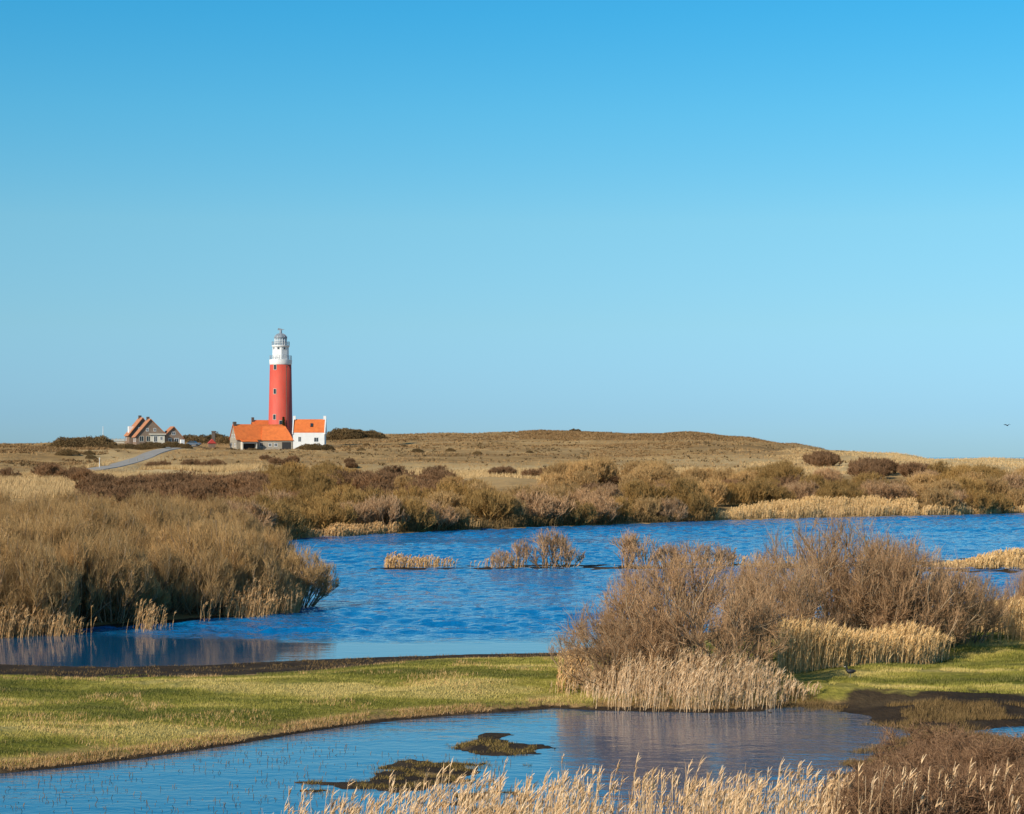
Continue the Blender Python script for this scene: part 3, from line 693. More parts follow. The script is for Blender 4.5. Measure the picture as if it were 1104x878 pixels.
def scatter(rng, poly_px, n, gnd=True):
    """points inside a polygon given as (px, D)"""
    W = np.array([(GX(px, D), D) for px, D in poly_px]); lo, hi = W.min(0), W.max(0); out = []
    tot = 0
    while tot < n:
        p = rng.uniform(lo, hi, (n * 2, 2)); k = sdf(W, p[:, 0], p[:, 1]) > 0; out.append(p[k]); tot += k.sum()
    p = np.concatenate(out)[:n]; z, d = land(p[:, 0], p[:, 1]); return p[:, 0], p[:, 1], np.maximum(z, -.25), d
def patchy(rng, X, Y, sc, thr, seed):
    return fbm(X, Y, sc, seed, 3) > thr
def reed_bed(name, label, poly, n, h, mat='reed', seed=0, patch=None, hvar=None, **k):
    g = np.random.default_rng(seed); X, Y, Z, d = scatter(g, poly, n)
    W = np.array([(GX(px, D), D) for px, D in poly]); e = sdf(W, X, Y) + fbm(X, Y, 2.4 * h, seed + 1, 4) * 1.5 * h
    q = (e + g.normal(0, .25, len(X)) * h > .05); X, Y, Z, e = X[q], Y[q], Z[q], e[q]
    if patch: q = fbm(X, Y, patch[0], seed, 3) + g.normal(0, .12, len(X)) > patch[1]; X, Y, Z, e = X[q], Y[q], Z[q], e[q]
    hh = np.full(len(X), h) * (1 + .45 * fbm(X, Y, 1.6 * h, seed + 3, 3)) * (.62 + .38 * np.clip(e / (1.2 * h), 0, 1))
    if hvar is not None: hh = hh * hvar(X, Y)
    geo = reeds_geo(g, X, Y, Z, hh, **k); me = mesh_np(name, geo[0], [geo[1]])
    return tag(link(name, me, M[mat]), label, 'reeds', None, 'stuff')
def fgprof(X, Y):
    px = X / Y * F + W0 / 2
    return np.interp(px, [200, 300, 350, 430, 520, 600, 760, 880, 960], [.55, .72, .85, 1.0, 1.0, 1.05, 1.03, .95, .8])
reed_bed('foreground_reeds', 'tall dry golden reeds with plumes along the bottom edge of the view', [(225, 38.4), (330, 40.2), (450, 41.2), (600, 41.6), (760, 41.4), (900, 41.0), (905, 37), (600, 35.4), (270, 35.5)], 1900, 1.24, 'reedfront', seed=101, hvar=fgprof, patch=(1.5, -.22), r=.0070, leaves=2, lw=.020)
reed_bed('foreground_reeds', 'scattered thin reeds rising from the pond at the bottom left of the golden reeds', [(215, 39), (290, 41.5), (480, 43), (870, 43.4), (870, 41.5), (300, 40), (230, 37.5)], 260, 1.25, 'reedfront', seed=102, r=.006, leaves=2)
reed_bed('foreground_reeds', 'thin reeds among the brambles at the bottom right', [(880, 42), (1130, 42), (1130, 37), (880, 37)], 220, 1.25, 'reedfront', seed=103, r=.006, leaves=2)
reed_bed('pond_reeds', 'dry reed fringe at the pond edge below the large bare bush', [(590, 65.6), (640, 63.2), (700, 62.3), (770, 62.2), (830, 63.2), (885, 65.0), (820, 66.2), (700, 66.6), (612, 67.4)], 2000, 1.15, 'reedfront', seed=104, hvar=lambda X, Y: np.interp(X / Y * F + W0 / 2, [604, 630, 680, 760, 820, 860], [.45, .8, 1.05, 1.0, .85, .35]), r=.008, lw=.015, leaves=3)
reed_bed('pond_reeds', 'pale golden reed bed between the large bare bush and the green bank', [(835, 70.0), (870, 70.4), (1000, 73.2), (1030, 75.4), (930, 75.5), (850, 74)], 3000, 1.75, 'reedpale', 105, r=.009, lw=.019, leaves=3)
reed_bed('pond_reeds', 'pale reed bed at the right edge above the green bank', [(1045, 80), (1180, 78), (1220, 92), (1110, 99), (1060, 93)], 4200, 1.7, 'reedpale', 106, r=.010, lw=.022, leaves=3)
reed_bed('pond_reeds', 'thin brown reeds along the left foot of the large bare bush', [(598, 65.5), (625, 65), (640, 69), (602, 71)], 500, 1.2, 'reed', 112, r=.008, lw=.03)
reed_bed('shore_reeds', 'dry reeds standing in the water below the left headland', [(-20, 87.5), (60, 88.5), (150, 90.5), (190, 94), (100, 94), (-20, 91)], 2000, 1.7, seed=107, mat='reedbrown', patch=(3, -.05), r=.010, lw=.022)
reed_bed('shore_reeds', 'tawny reed fringe under the tip of the left headland', [(215, 97), (290, 99.5), (322, 102.5), (326, 107), (300, 106), (230, 101)], 2600, 1.7, seed=108, mat='reedbrown', patch=(3, -.25), r=.010, lw=.024)
reed_bed('far_reeds', 'long tawny reed bed on the far shore at the right', [(765, shore_D(765) + .5), (870, shore_D(870) + .5), (990, shore_D(990) + .5), (985, shore_D(985) + 8), (870, shore_D(870) + 9), (765, shore_D(765) + 4)], 6500, 1.55, 'reedpale', 109, r=.020, lw=.05, leaves=2)
reed_bed('far_reeds', 'thin tawny reed edge on the far shore at the far right', [(990, shore_D(990) + .5), (1120, shore_D(1120) + .5), (1120, shore_D(1120) + 3), (990, shore_D(990) + 3)], 2000, 1.2, 'reedpale', 110, r=.025, lw=.06, leaves=2)
reed_bed('far_reeds', 'thin reed edge on the far shore below the lighthouse', [(300, shore_D(300) + .3), (430, shore_D(430) + .3), (440, shore_D(440) + 3), (300, shore_D(300) + 4)], 2000, 1.3, 'reed', 111, r=.02, lw=.05, leaves=2)
reed_bed('far_reeds', 'thin brown reed edge below the ochre bushes of the middle far shore', [(430, shore_D(430) + .3), (600, shore_D(600) + .3), (770, shore_D(770) + .3), (770, shore_D(770) + 3), (600, shore_D(600) + 3), (430, shore_D(430) + 3)], 3500, 1.1, 'marsh', 116, r=.02, lw=.05, leaves=2)
reed_bed('strip_reeds', 'short reeds on the small strip in the lake at left', [(414, 143.4), (497, 143.4), (497, 145.6), (414, 145.8)], 620, .85, 'reed', 113, patch=(3, -.15), r=.014, lw=.04)
reed_bed('strip_reeds', 'sparse reeds on the lake strip between the grey shrubs', [(506, 143.2), (700, 143.6), (950, 144.6), (950, 146), (700, 145.5), (506, 145.5)], 900, .9, 'reed', 114, patch=(4, .05), r=.012, lw=.035)
reed_bed('strip_reeds', 'pale reed bed on the low island at the right edge', [(985, 143), (1150, 142.2), (1250, 148), (1104, 148), (1020, 146)], 3800, .9, 'reedpale', 115, r=.014, lw=.045, hvar=lambda X, Y: np.interp(X / Y * F + W0 / 2, [985, 1040, 1075, 1104], [.2, .45, 1.1, 1.5]))
# pale grass meadows further away
def blades(name, label, poly, n, h, w, mat, seed, patch=None, per=1, lean=.35, cat='grass', keep=None):
    g = np.random.default_rng(seed); X, Y, Z, d = scatter(g, poly, n)
    k = d > (-.5 if name == 'marsh_litter' else .05)
    if patch: k &= patchy(g, X, Y, patch[0], patch[1], seed)
    if keep is not None: k &= keep(X, Y, Z, d)
    X, Y, Z = X[k], Y[k], Z[k]
    if per > 1: X = np.repeat(X, per) + g.normal(0, h * .3, len(X) * per); Y = np.repeat(Y, per) + g.normal(0, h * .3, len(Y) * per); Z = np.repeat(Z, per) - .03
    N = len(X); hh = h * g.uniform(.5, 1.2, N); top = np.stack([X + g.normal(.1, lean, N) * hh, Y + g.normal(0, lean, N) * hh, Z + hh], -1)
    a = g.uniform(0, 6.283, N); ww = w * g.uniform(.7, 1.3, N) * .5
    V = np.stack([np.stack([X - np.cos(a) * ww, Y - np.sin(a) * ww, Z - .02], -1), np.stack([X + np.cos(a) * ww, Y + np.sin(a) * ww, Z - .02], -1), top], 1).reshape(-1, 3)
    me = mesh_np(name, V, [np.arange(N * 3).reshape(-1, 3)])
    return tag(link(name, me, M[mat]), label, cat, None, 'stuff')
inbank = lambda X, Y, Z, d: (Z > .07) & (sdf(WL, X, Y) + lakemud(X / Y * F + W0 / 2) + fbm(X, Y, 2.2, 91) * 2.2 < .2)
blades('bank_grass', 'short green and straw turf on the long bank between lake and pond', [(-150, 46), (80, 49), (420, 57), (640, 62), (660, 82), (300, 86), (-150, 86)], 360000, .07, .020, 'turf', 201, patch=(.9, -.34), keep=inbank)
blades('bank_grass', 'short green turf on the bank at the right behind the mud', [(890, 65.5), (1180, 64.5), (1180, 82), (1050, 82), (1000, 76), (900, 70)], 90000, .085, .022, 'turf', 202, patch=(1.2, -.25), keep=inbank)
blades('marsh_litter', 'brown dead marsh plants on the mud patches in the pond', [(335, 46), (560, 44.5), (580, 56.5), (480, 57), (330, 52)], 34000, .075, .012, 'marshgreen', 203, patch=(.5, -.08), keep=lambda X, Y, Z, d: d > -.35)
blades('marsh_litter', 'tangled brown marsh plants on the muddy shore at the right', [(872, 52), (1180, 50), (1180, 63), (1000, 62.5), (880, 64.5), (845, 66.5), (840, 63)], 80000, .16, .014, 'marsh', 204, patch=(1.4, -.08))
blades('meadow_grass', 'tall straw grass of the meadow beyond the left headland and below the road', [(-60, 290), (75, 300), (120, 350), (290, 420), (290, 460), (120, 460), (-60, 400)], 32000, 1.1, .10, 'pale_tuft', 205, patch=(22, -.1), per=3)
blades('meadow_grass', 'pale straw grass of the meadow behind the middle far shore', [(300, 375), (640, 360), (820, 380), (820, 450), (500, 440), (300, 430)], 22000, .8, .10, 'pale_tuft', 206, patch=(26, -.05), per=3)
blades('dune_grass', 'short brown grass covering the dunes around the lighthouse', [(-120, 420), (900, 400), (900, 980), (-120, 980)], 60000, .5, .10, 'dune_tuft', 207, patch=(18, -.1), per=3, keep=lambda X, Y, Z, d: ends(ROADW, X, Y) > 4)
blades('dune_grass', 'pale marram grass on the sandy dune at the right', [(780, 430), (1250, 380), (1250, 700), (860, 700)], 30000, .55, .10, 'pale_tuft', 208, patch=(14, -.15), per=3)
blades('water_stems', 'short dark plant stems poking out of the pond surface', [(-20, 47), (270, 45), (520, 52), (590, 60), (380, 59), (-20, 49.5)], 2600, .13, .014, 'marsh', 209, patch=(3, .15), lean=.25, keep=None) if False else None
blades('bank_edge', 'ragged brown and straw tufts along the pond edge of the long green bank', [(-150, 43), (100, 46), (420, 54), (620, 60), (625, 65), (400, 62), (100, 54), (-150, 50)], 110000, .12, .012, 'reedbrown', 211, patch=(1.3, -.1), keep=lambda X, Y, Z, d: (d > 0.05) & (d < .7))
blades('marsh_litter', 'dark broken plant litter on the mud rim along the lake side of the long bank', [(-150, 70), (640, 76), (640, 84), (-150, 79)], 26000, .075, .02, 'marsh', 214, patch=(.8, .02), keep=lambda X, Y, Z, d: (d > .05) & (-sdf(WL, X, Y) < 6))
blades('straw_tufts', 'pale straw tufts scattered over the long green bank', [(-150, 46), (80, 49), (420, 57), (640, 62), (660, 78), (300, 82), (-150, 82)], 60000, .13, .014, 'reed', 212, patch=(1.6, .22), keep=inbank)
blades('heath', 'low brown heath plants in patches over the dunes', [(-120, 400), (1000, 400), (900, 980), (-120, 980)], 13000, .6, .30, 'scrub', 213, patch=(9, .12), per=5, lean=.8, cat='heath', keep=lambda X, Y, Z, d: ends(ROADW, X, Y) > 6)
blades('heath', 'brown heath on the dune slope left of the road', [(-120, 470), (95, 470), (120, 560), (80, 620), (-120, 620)], 9000, .6, .30, 'midheath', 215, patch=(16, -.1), per=5, lean=.8, cat='heath', keep=lambda X, Y, Z, d: ends(ROADW, X, Y) > 6)
blades('heath', 'dark brown heath covering the broad hill crest right of the centre', [(560, 740), (700, 690), (880, 700), (900, 800), (800, 940), (560, 940)], 15000, .6, .30, 'midheath', 216, patch=(40, -.25), per=5, lean=.8, cat='heath')
blades('heath', 'thin brown heath in broad patches on the slope right of the white house', [(360, 560), (700, 500), (760, 640), (600, 900), (360, 900)], 9000, .5, .30, 'midheath', 217, patch=(28, .05), per=5, lean=.8, cat='heath')
def pond_stems():
    g = np.random.default_rng(210); X, Y, Z, d = scatter(g, [(-20, 44), (270, 44), (520, 47), (590, 60), (480, 61), (200, 53), (-20, 50)], 1100)
    k = (d < -.1) & (fbm(X, Y, 3.5, 77, 3) > .12); X, Y = X[k], Y[k]
    P = grow(g, np.stack([X, Y, X * 0 - .05], -1), g.normal(0, .2, (len(X), 3)) + np.array([0, 0, 1.]), g.uniform(.06, .16, len(X)), 2, .2, -.1)
    V, q = tubes(P, .009, .006); tag(link('water_stems', mesh_np('water_stems', V, [q]), M['marsh']), 'sparse short brown stems poking out of the pond', 'water plants', None, 'stuff')
pond_stems()

# ------------------------------------------------------------------ buildings
def window(parent, x, y, z, w, h, face, frame_mat=None, bars=True, name='window'):
    """face: unit direction the window looks (local), on wall plane through (x,y)"""
    f = MB(); t = .05; fx, fy = face
    # local frame: s along the wall
    sx, sy = -fy, fx
    def bx(a0, a1, d0, d1, z0, z1):
        pts = []
        for (a, d) in ((a0, d0), (a1, d0), (a1, d1), (a0, d1)): pts.append((x + sx * a + fx * d, y + sy * a + fy * d))
        f.prism(pts, 'z', z0, z1)
    b = .11
    bx(-w / 2, -w / 2 + b, -.02, t, z - h / 2, z + h / 2); bx(w / 2 - b, w / 2, -.02, t, z - h / 2, z + h / 2)
    bx(-w / 2 + b, w / 2 - b, -.02, t, z - h / 2, z - h / 2 + b); bx(-w / 2 + b, w / 2 - b, -.02, t, z + h / 2 - b, z + h / 2)
    if bars: bx(-.035, .035, -.02, t - .01, z - h / 2 + b, z + h / 2 - b)
    fr = f.build(name, frame_mat or M['white'], parent)
    f = MB(); bx(-w / 2 + b, w / 2 - b, -.02, .012, z - h / 2 + b, z + h / 2 - b); f.build('pane', M['glass'], fr)
    return fr
def gable_house(name, label, base, yaw, L, Wd, eave, ridge, wall, roof, over=.25, cat='house', left_eave=None, group=None, skirt=1.5):
    r = empty(name, base, yaw, label=label, cat=cat, group=group)
    le = eave if left_eave is None else left_eave; hw = Wd / 2
    MB().prism([(-hw, -skirt), (hw, -skirt), (hw, eave), (0, ridge), (-hw, le)], 'x', -L / 2, L / 2).build('wall', wall, r)
    b = MB(); th = .22
    for s, e in ((1, eave), (-1, le)):
        sl = (ridge - e) / hw; oy = over * 1.2
        a = (s * (hw + oy), e - sl * oy + .01)
        b.prism([(0, ridge + .01), a, (a[0], a[1] + th), (0, ridge + th + .02)], 'x', -L / 2 - over, L / 2 + over)
    rf = b.build('roof', roof, r); return r, rf
BZ = 10.35
# long stone house
a = R(25); c0 = at(281, 485, 640)
long_h, rf = gable_house('long_house', 'long stone house with bright orange tiled roof at the foot of the lighthouse', (c0.x - .6, 640, 10.3), a, 17.0, 7.2, 3.5, 8.0, M['stone'], M['tile'])
ch = MB().box(-8.6, -7.6, -.5, .5, 7.2, 9.0).build('chimney', M['darkbrick'], rf)
for zz, ww in ((1.6, -1.8), (1.6, 1.6), (4.4, -1.2), (4.4, 1.2)): window(long_h, -8.5, ww, zz, .9, 1.1, (-1, 0))
for xx in (-.3, 1.3, 3.0, 4.6): window(long_h, xx, -3.6, 1.7, 1.1, 1.5, (0, -1))
# porch
po = MB().box(-7.2, -6.9, -5.6, -3.62, -1, 2.5).box(-2.6, -2.3, -5.6, -3.62, -1, 2.5).box(-6.9, -2.6, -5.6, -5.3, 2.0, 2.5)
po.build('porch', M['cream'], long_h)
MB().prism([(-5.9, 2.52), (-3.63, 3.25), (-3.63, 3.4), (-5.9, 2.7)], 'x', -7.5, -2.0).build('porch_roof', M['tile'], long_h)
MB().box(-6.8, -2.7, -3.75, -3.62, -.5, 2.2).build('dark_porch_opening', M['dark'], long_h)  # near-black slab: the darkness of the open porch put into its colour
# wing to the right of it, hip-ended, and the one behind
def hip_house(name, label, base, yaw, L, Wd, eave, ridge, wall, roof, hip=2.5):
    r = empty(name, base, yaw, label=label, cat='house'); hw = Wd / 2
    MB().box(-L / 2, L / 2, -hw, hw, -1.5, eave).build('wall', wall, r)
    o = .35; A = [(-L / 2 - o, -hw - o, eave), (L / 2 + o, -hw - o, eave), (L / 2 + o, hw + o, eave), (-L / 2 - o, hw + o, eave)]; x0, x1 = -L / 2 - o, L / 2 - hip
    b = MB(); P, Q = (x0, 0, ridge), (x1, 0, ridge)
    b.poly([A[0], A[1], Q, P]); b.poly([A[1], A[2], Q]); b.poly([A[2], A[3], P, Q]); b.poly([A[3], A[0], P]); b.poly(A[::-1])
    rf = b.build('roof', roof, r); return r, rf
c1 = at(301, 485, 642)
w2, rf2 = hip_house('side_house', 'low side house with orange hipped roof in front of the lighthouse tower', (c1.x, 639.6, 10.6), R(3), 9.5, 6.8, 2.7, 7.3, M['stone'], M['tile'])
window(w2, -2.4, -3.4, 1.3, 1.0, 1.1, (0, -1)); window(w2, -.6, -3.4, 1.3, 1.0, 1.1, (0, -1)); MB().box(1.4, 4.2, -3.5, -3.41, -.4, 2.2).build('dark_panel', M['dark'], w2)  # last box is a plain near-black panel on the right of the front
c2 = at(284, 485, 652)
b3, rf3 = gable_house('rear_house', 'small orange roofed house peeping out behind the long stone house', (c2.x, 652, 11.0), R(20), 7.5, 6, 4.0, 8.9, M['stone'], M['tile'])
MB().box(-4.0, -3.2, -.4, .4, 8.2, 10.0).build('chimney', M['darkbrick'], rf3)
window(b3, 0, -3.0, 2.2, 1, 1.2, (0, -1))
# white house
c3 = at(333.8, 479.5, 640)
wh, rfw = gable_house('white_house', 'white plastered house with orange roof right of the lighthouse', (c3.x, 640, c3.z), R(1), 10.0, 7.0, 3.75, 7.9, M['white'], M['tile'], over=.0)
for s in (-1, 1):
    b = MB().prism([(-3.75, 3.3), (-3.75, 4.0), (-.55, 8.15), (.55, 8.15), (3.75, 4.0), (3.75, 3.3)], 'x', *sorted((s * 4.99, s * 5.28))); pp = b.build('parapet', M['white'], wh)
    MB().box(*sorted((s * 4.45, s * 5.32)), -.5, .5, 8.0, 9.2).build('chimney', M['white'], pp)
window(wh, -2.9, -3.5, 1.7, 1.0, 1.7, (0, -1)); window(wh, 2.4, -3.5, 1.55, 1.5, 1.5, (0, -1))
sk = MB(); sl = 4.15 / 3.5
sk.prism([(-2.15, 5.2 + .42), (-1.25, 5.2 + .42 + .9 * sl), (-1.35, 5.36 + .42 + .9 * sl), (-2.3, 5.36 + .42)], 'x', .4, 1.2).build('skylight', M['glass'], rfw)
sg = window(wh, -5.29, -1, 1.7, 1, 1.3, (-1, 0))
# conifer by the side house
cp = at(305.6, 478, 643.6)
tr = empty('conifer', (cp.x, 643.6, 10.8), label='small dark pointed conifer in front of the lighthouse base', cat='tree')
MB().tube((0, 0, -.2), (0, 0, 6), .16, 6, .04).build('trunk', M['bark'], tr)
g = np.random.default_rng(5); n = 2600; t = g.uniform(0, 1, n) ** 1.3; rad = (1 - t) * 1.2 * g.uniform(.3, 1, n); an = g.uniform(0, 6.283, n)
o = np.stack([np.cos(an) * rad, np.sin(an) * rad, 1.0 + t * 9.2 - rad * .3], -1); V, q = ribbons(grow(g, o, np.stack([np.cos(an), np.sin(an), -.3 + 0 * an], -1), np.full(n, .45), 2, .2, 0), .16, g)
link('crown', mesh_np('crown', V, [q]), M['conifer'], tr)

# ------------------------------------------------------------------ lighthouse
lp = at(302.3, 484, 648); K = 648 / F; bz = 10.4
def zz(py): return at(302, py, 648).z - bz
lh = empty('lighthouse', (lp.x, 648, bz), label='tall red round lighthouse with white gallery and grey glazed lantern dome', cat='lighthouse')
def rr(pxw): return pxw * K / 2
z_r, z_w = zz(393.5), zz(389)
MB().lathe([(rr(27.2), -2), (rr(26.6), 2), (rr(23.2), z_r)], 48).build('tower', M['red'], lh, True)
MB().lathe([(rr(23.6), z_r + .01), (rr(24.2), z_r + .5), (rr(24.4), z_w), (rr(24.4), z_w + .3)], 48).build('gallery_deck', M['white'], lh)
def railing(r, z0, h, n=20, nm='railing'):
    b = MB()
    for k in range(n): t = 2 * math.pi * k / n; p = (r * math.cos(t), r * math.sin(t)); b.tube((*p, z0), (*p, z0 + h), .055, 5)
    for hh in (h * .35, h * .68, h):
        for k in range(n):
            t0, t1 = 2 * math.pi * k / n, 2 * math.pi * (k + 1) / n
            b.tube((r * math.cos(t0), r * math.sin(t0), z0 + hh), (r * math.cos(t1), r * math.sin(t1), z0 + hh), .045, 4)
    return b.build(nm, M['rail'], lh)
railing(rr(23.6), z_w + .3, 1.3)
zt0, zt1 = z_w + .31, zz(374.5)
MB().lathe([(rr(17.8), zt0), (rr(17.4), zt1)], 8, rot=R(12)).build('watch_room', M['white'], lh)
for k in range(8):
    t = R(12 + 22.5) + 2 * math.pi * k / 8; rad = rr(17.5) * math.cos(math.pi / 8) + .005
    for zc in (1.15, 3.6): window(lh, rad * math.cos(t), rad * math.sin(t), zt0 + zc, .9, 1.1 if zc < 2 else .8, (math.cos(t), math.sin(t)), bars=False)
MB().lathe([(rr(18.4), zt1 + .01), (rr(19.2), zt1 + .35), (rr(19.2), zt1 + .6)], 32).build('upper_deck', M['white'], lh)
railing(rr(18.9), zt1 + .6, 1.15, 16)
zl = zt1 + .61; zd = zz(365)
lan = MB().lathe([(rr(13.0), zl), (rr(13.0), zd)], 16).build('lantern', plain('lantern_glass', (.30, .38, .44), .12), lh)
b = MB()
for k in range(16):
    t = 2 * math.pi * k / 16; p = (rr(13.1) * math.cos(t), rr(13.1) * math.sin(t)); b.tube((*p, zl), (*p, zd), .09, 4)
for h_ in (.33, .66):
    for k in range(16):
        t0, t1 = 2 * math.pi * k / 16, 2 * math.pi * (k + 1) / 16; zq = zl + (zd - zl) * h_; b.tube((rr(13.1) * math.cos(t0), rr(13.1) * math.sin(t0), zq), (rr(13.1) * math.cos(t1), rr(13.1) * math.sin(t1), zq), .07, 4)
b.build('glazing_bars', M['white'], lan)
zt = zz(359.5); hh = zt - zd
dome = MB().lathe([(rr(14.2), zd + .005), (rr(14.0), zd + .25), (rr(12.6), zd + hh * .42), (rr(9.6), zd + hh * .72), (rr(5.5), zd + hh * .93), (rr(3.0), zd + hh), (rr(2.6), zd + hh + .7), (.35, zd + hh + 1.0)], 24).build('dome', M['slate'], lh, True)
b = MB()
for k in range(12):
    t = 2 * math.pi * (k + .5) / 12; pr = [(14.2, .25), (12.8, hh * .42), (9.8, hh * .72), (5.7, hh * .93)]
    for (r0, z0), (r1, z1) in zip(pr, pr[1:]): b.tube((rr(r0) * math.cos(t), rr(r0) * math.sin(t), zd + z0), (rr(r1) * math.cos(t), rr(r1) * math.sin(t), zd + z1), .08, 4)
b.build('rib', M['rail'], dome)
vz = zd + hh + .9
MB().tube((0, 0, vz), (0, 0, zz(354.2)), .09, 6).prism([(-1.1, zz(355.6) - .15), (.2, zz(355.6) - .25), (1.3, zz(355.6) + .1), (.6, zz(355.6) + .15), (-.8, zz(355.6) + .55)], 'y', -.05, .05).build('weather_vane', M['slate'], lh)
# tower windows: white frames on the front left of the drum
def tower_window(px, py):
    z = zz(py); frac = (z - 2) / (z_r - 2); rad = rr(26.6 + (23.2 - 26.6) * frac); s = (px - 302.3) * K / rad; t = -math.pi / 2 + math.asin(s)
    f = window(lh, (rad + .02) * math.cos(t), (rad + .02) * math.sin(t), z, 1.1, 1.8, (math.cos(t), math.sin(t)), M['cream'], bars=False); return f
for p in ((297.6, 396.5), (297.5, 422.5), (297.2, 450), (304, 456.5)): tower_window(*p)
# pipe down the right of the drum
t = -math.pi / 2 + math.asin(.62)
MB().tube((rr(26.8) * math.cos(t), rr(26.8) * math.sin(t), 0), (rr(23.5) * math.cos(t), rr(23.5) * math.sin(t), z_r - .3), .13, 6).build('downpipe', M['darkbrick'], lh)

# ------------------------------------------------------------------ gabled houses at left
def gable_front(name, label, px, py, D, width, eave_l, eave_r, ridge, L, b, group=None, roof='tileold'):
    p = at(px, py, D)
    r, rf = gable_house(name, label, (p.x, D, p.z), R(b - 90), L, width, eave_r, ridge, M['brick'], M[roof], left_eave=eave_l, over=.35)
    return r, rf
hA, rA = gable_front('gabled_house', 'brown brick house with steep orange roof, its gable facing the dunes', 160.5, 478.5, 620, 8.8, 2.4, 3.2, 7.5, 6.0, 20)
MB().box(-2.4, -1.6, -.45, .45, 6.9, 8.4).build('chimney', M['darkbrick'], rA)
for yy, z_ in ((-1.0, 4.3), (1.3, 4.3)): window(hA, 3.0, yy, z_, .8, 1.0, (1, 0))
for yy in (-2.8, -.6, 1.4): window(hA, 3.0, yy, 1.5, 1.4, 1.7, (1, 0), M['cream'])
for xx in (-1.5, 1.2): window(hA, xx, -4.4, 1.2, 1.1, 1.3, (0, -1))
hB, rB = gable_front('gabled_house', 'second brick house with orange roof, half hidden behind the front gable', 151.5, 477, 630, 8.4, 2.4, 2.6, 7.6, 6.5, 22)
MB().box(-1.6, -.8, -.45, .45, 7.0, 8.5).build('chimney', M['darkbrick'], rB)
window(hB, 3.25, -1.0, 4.2, .8, 1.0, (1, 0)); window(hB, -1.5, -4.2, 1.2, 1.1, 1.3, (0, -1))
MB().box(-.9, .9, -3.9, -1.9, 2.8, 5.0).build('dormer', M['white'], rB)
pC = at(169.5, 478, 619)
hC = empty('flat_annex', (pC.x, 619, pC.z), R(12), label='low cream annex with a flat roof between the two gabled houses', cat='annex')
MB().box(-2.2, 2.2, -2, 2, -1.5, 2.6).build('wall', M['cream'], hC); MB().box(-2.6, 2.6, -2.4, 2.4, 2.61, 2.95).build('roof', M['cream'], hC)
window(hC, -.6, -2.0, 1.3, 1.1, 1.9, (0, -1)); window(hC, 1.2, -2.0, 1.5, .8, 1.2, (0, -1))
hD, rD = gable_front('gabled_house', 'small brick house with orange roof at the right of the gabled group', 185.5, 480, 622, 5.8, 2.9, 2.2, 5.6, 5.0, 22)
window(hD, 2.5, -.1, 3.6, 1.1, 1.0, (1, 0)); window(hD, 2.5, -1.2, 1.3, 1.0, 1.5, (1, 0)); window(hD, 2.5, .9, 1.3, 1.4, 1.7, (1, 0)); MB().box(2.52, 4.2, 1.9, 3.0, -.8, 1.7).build('bay', M['white'], hD)
# pale picket fence, white pole, roadside post
p0, p1 = at(108, 477, 628), at(134, 477, 626)
fe = empty('picket_fence', (p0.x, 628, p0.z), label='pale wooden picket fence running to the left from the gabled houses', cat='fence')
n = 20
for k in range(n):
    q = (p1 - p0) * (k / (n - 1)); MB().box(q.x - .11, q.x + .11, q.y - .04, q.y + .04, -1.2, 1.15 + .12 * math.sin(k * 2.1)).build('picket', M['woodpost'], fe)
q = p1 - p0; MB().prism([(0, -.06), (q.x, q.y - .06), (q.x, q.y - .12), (0, -.12)], 'z', .6, .75).prism([(0, -.06), (q.x, q.y - .06), (q.x, q.y - .12), (0, -.12)], 'z', -.2, -.05).build('rail', M['cream'], fe)
pp = at(111, 478, 625); fp = empty('flag_pole', (pp.x, 625, pp.z), label='slender white pole standing left of the gabled houses', cat='pole')
MB().tube((0, 0, -1), (0, 0, 5.1), .13, 8, .08).build('shaft', M['white'], fp); MB().lathe([(.02, 5.08), (.16, 5.16), (.02, 5.3)], 8).build('finial', M['white'], fp)
x_ = GX(107.5, 440); fp = empty('marker_post', (x_, 440, zg(x_, 440)), label='thin pale post beside the road bend', cat='post')
MB().tube((0, 0, -.3), (0, 0, 2.3), .075, 6).build('shaft', M['white'], fp); MB().box(-.12, .12, -.09, .09, 1.9, 2.32).build('cap', M['cream'], fp)
for (px, D) in ((139, 490), (146, 505), (130, 478)):
    x_ = GX(px + 9, D); b = MB().tube((0, 0, -.3), (0, 0, .9), .09, 6).build('bollard', M['woodpost']); b.location = (x_, D, zg(x_, D)); tag(b, 'short wooden bollard on the right verge of the road', 'bollard', 'bollards along the road verge')
# hut with red roof and brick stack
hp = at(228.3, 480, 628); ht = empty('small_hut', (hp.x, 628, hp.z), R(15), label='tiny hut with bright red pitched roof left of the long stone house', cat='hut')
MB().box(-1.1, 1.1, -1, 1, -1, .5).build('wall', M['brick'], ht)
MB().prism([(-1.35, .5), (1.35, .5), (0, 1.9)], 'y', -1.2, 1.2).build('roof', plain('red_roof', (.55, .06, .04), .6), ht)
sp_ = at(230.2, 480, 634); st = MB().box(-.5, .5, -.5, .5, -1.5, 4.0).box(-.62, .62, -.62, .62, 4.003, 4.5).build('brick_stack', M['darkbrick']); st.location = (sp_.x, 634, sp_.z); tag(st, 'dark square brick stack rising behind the red roofed hut', 'chimney stack')
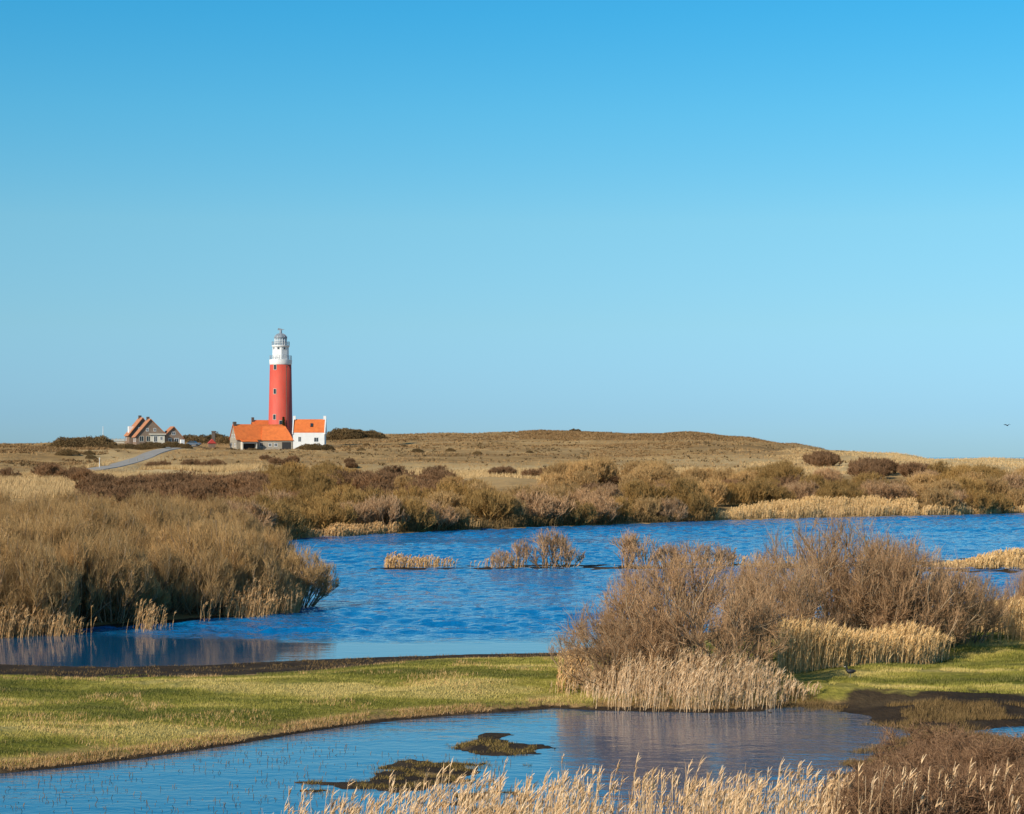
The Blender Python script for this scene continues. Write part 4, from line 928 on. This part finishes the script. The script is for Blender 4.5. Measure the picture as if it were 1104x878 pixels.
# cars
def car(label, px, py, D, yaw, paint):
    p = at(px, py, D); r = empty('parked_car', (p.x, D, p.z), R(yaw), label=label, cat='car')
    MB().prism([(-2.1, .35), (2.1, .35), (2.15, .75), (1.9, .92), (1.0, 1.0), (-1.75, 1.02), (-2.1, .9)], 'y', -.85, .85).build('body', paint, r)
    MB().prism([(-1.6, 1.02), (.95, 1.0), (.35, 1.45), (-1.25, 1.48)], 'y', -.74, .74).build('window', M['glass'], r)
    MB().prism([(-1.2, 1.485), (.32, 1.455), (.25, 1.52), (-1.1, 1.55)], 'y', -.7, .7).build('roof', paint, r)
    for x in (-1.3, 1.3):
        for y in (-.82, .82):
            w = MB(); w.tube((x, y - .1, .32), (x, y + .1, .32), .32, 14).build('wheel', M['tyre'], r)
    return r
car('white car parked on the verge below the small gabled house', 183, 488.0, 588, 8, M['carwhite'])
car('grey blue car parked right of the gabled houses', 209, 481.0, 612, -10, M['cargrey'])

# ------------------------------------------------------------------ birds
def bird(name, label, loc, yaw, s, flying=False):
    r = empty(name, loc, yaw, label=label, cat='bird'); r.scale = (s, s, s)
    if flying:
        b = MB()
        prof = [(-.5, .02), (-.3, .07), (0, .11), (.3, .08), (.45, .03)]
        for (x0, r0), (x1, r1) in zip(prof, prof[1:]): b.tube((x0, 0, 0), (x1, 0, 0), r0, 8, r1)
        body = b.build('body', M['black'], r, True)
        for s_ in (-1, 1): MB().poly([(-.2, s_ * .05, .05), (.2, s_ * .05, .05), (.22, s_ * .6, .35), (-.05, s_ * 1.2, .2), (-.15, s_ * .6, .33)]).poly([(-.2, s_ * .05, .08), (-.15, s_ * .6, .36), (-.05, s_ * 1.2, .21), (.22, s_ * .6, .38), (.2, s_ * .05, .08)]).build('wing', M['black'], r)
        return r
    # standing coot: one lofted body through tail, breast, neck and head
    sec = [(-.30, .34, .015), (-.24, .33, .05), (-.14, .32, .10), (0, .30, .125), (.10, .31, .11), (.16, .36, .07), (.185, .43, .045), (.19, .49, .05), (.21, .53, .052), (.25, .535, .03)]
    V = []; Fc = []; n = 12
    for j, (x, z, ra) in enumerate(sec):
        a_, b_ = sec[max(j - 1, 0)], sec[min(j + 1, len(sec) - 1)]; dx, dz = b_[0] - a_[0], b_[1] - a_[1]; l = math.hypot(dx, dz); nx, nz = -dz / l, dx / l
        for k in range(n): t = 2 * math.pi * k / n; V.append((x + nx * ra * math.sin(t), ra * .85 * math.cos(t), z + nz * ra * math.sin(t)))
    for j in range(len(sec) - 1):
        for k in range(n): a_ = j * n + k; b_ = j * n + (k + 1) % n; Fc.append((a_, b_, b_ + n, a_ + n))
    Fc.append(tuple(range(n))); Fc.append(tuple((len(sec) - 1) * n + k for k in range(n)))
    b = MB(); b.v = V; b.f = Fc; b.build('body', M['black'], r, True)
    MB().tube((.25, 0, .545), (.33, 0, .52), .022, 6, .004).build('bill', M['beak'], r)
    for s_ in (-1, 1): MB().tube((.0, s_ * .05, .22), (.01, s_ * .05, .0), .012, 5).tube((-.02, s_ * .05, .01), (.09, s_ * .06, .01), .01, 5).build('leg', M['cargrey'], r)
    return r
bx_, by_ = G(917, 746)
bird('coot', 'small black coot standing at the left end of the right green bank', (bx_, by_, zg(bx_, by_) + .04), R(170), .66)
fb = at(1086, 459, 160); bird('flying_bird', 'tiny dark bird flying low above the dune at the right', fb, R(40), .30, True)
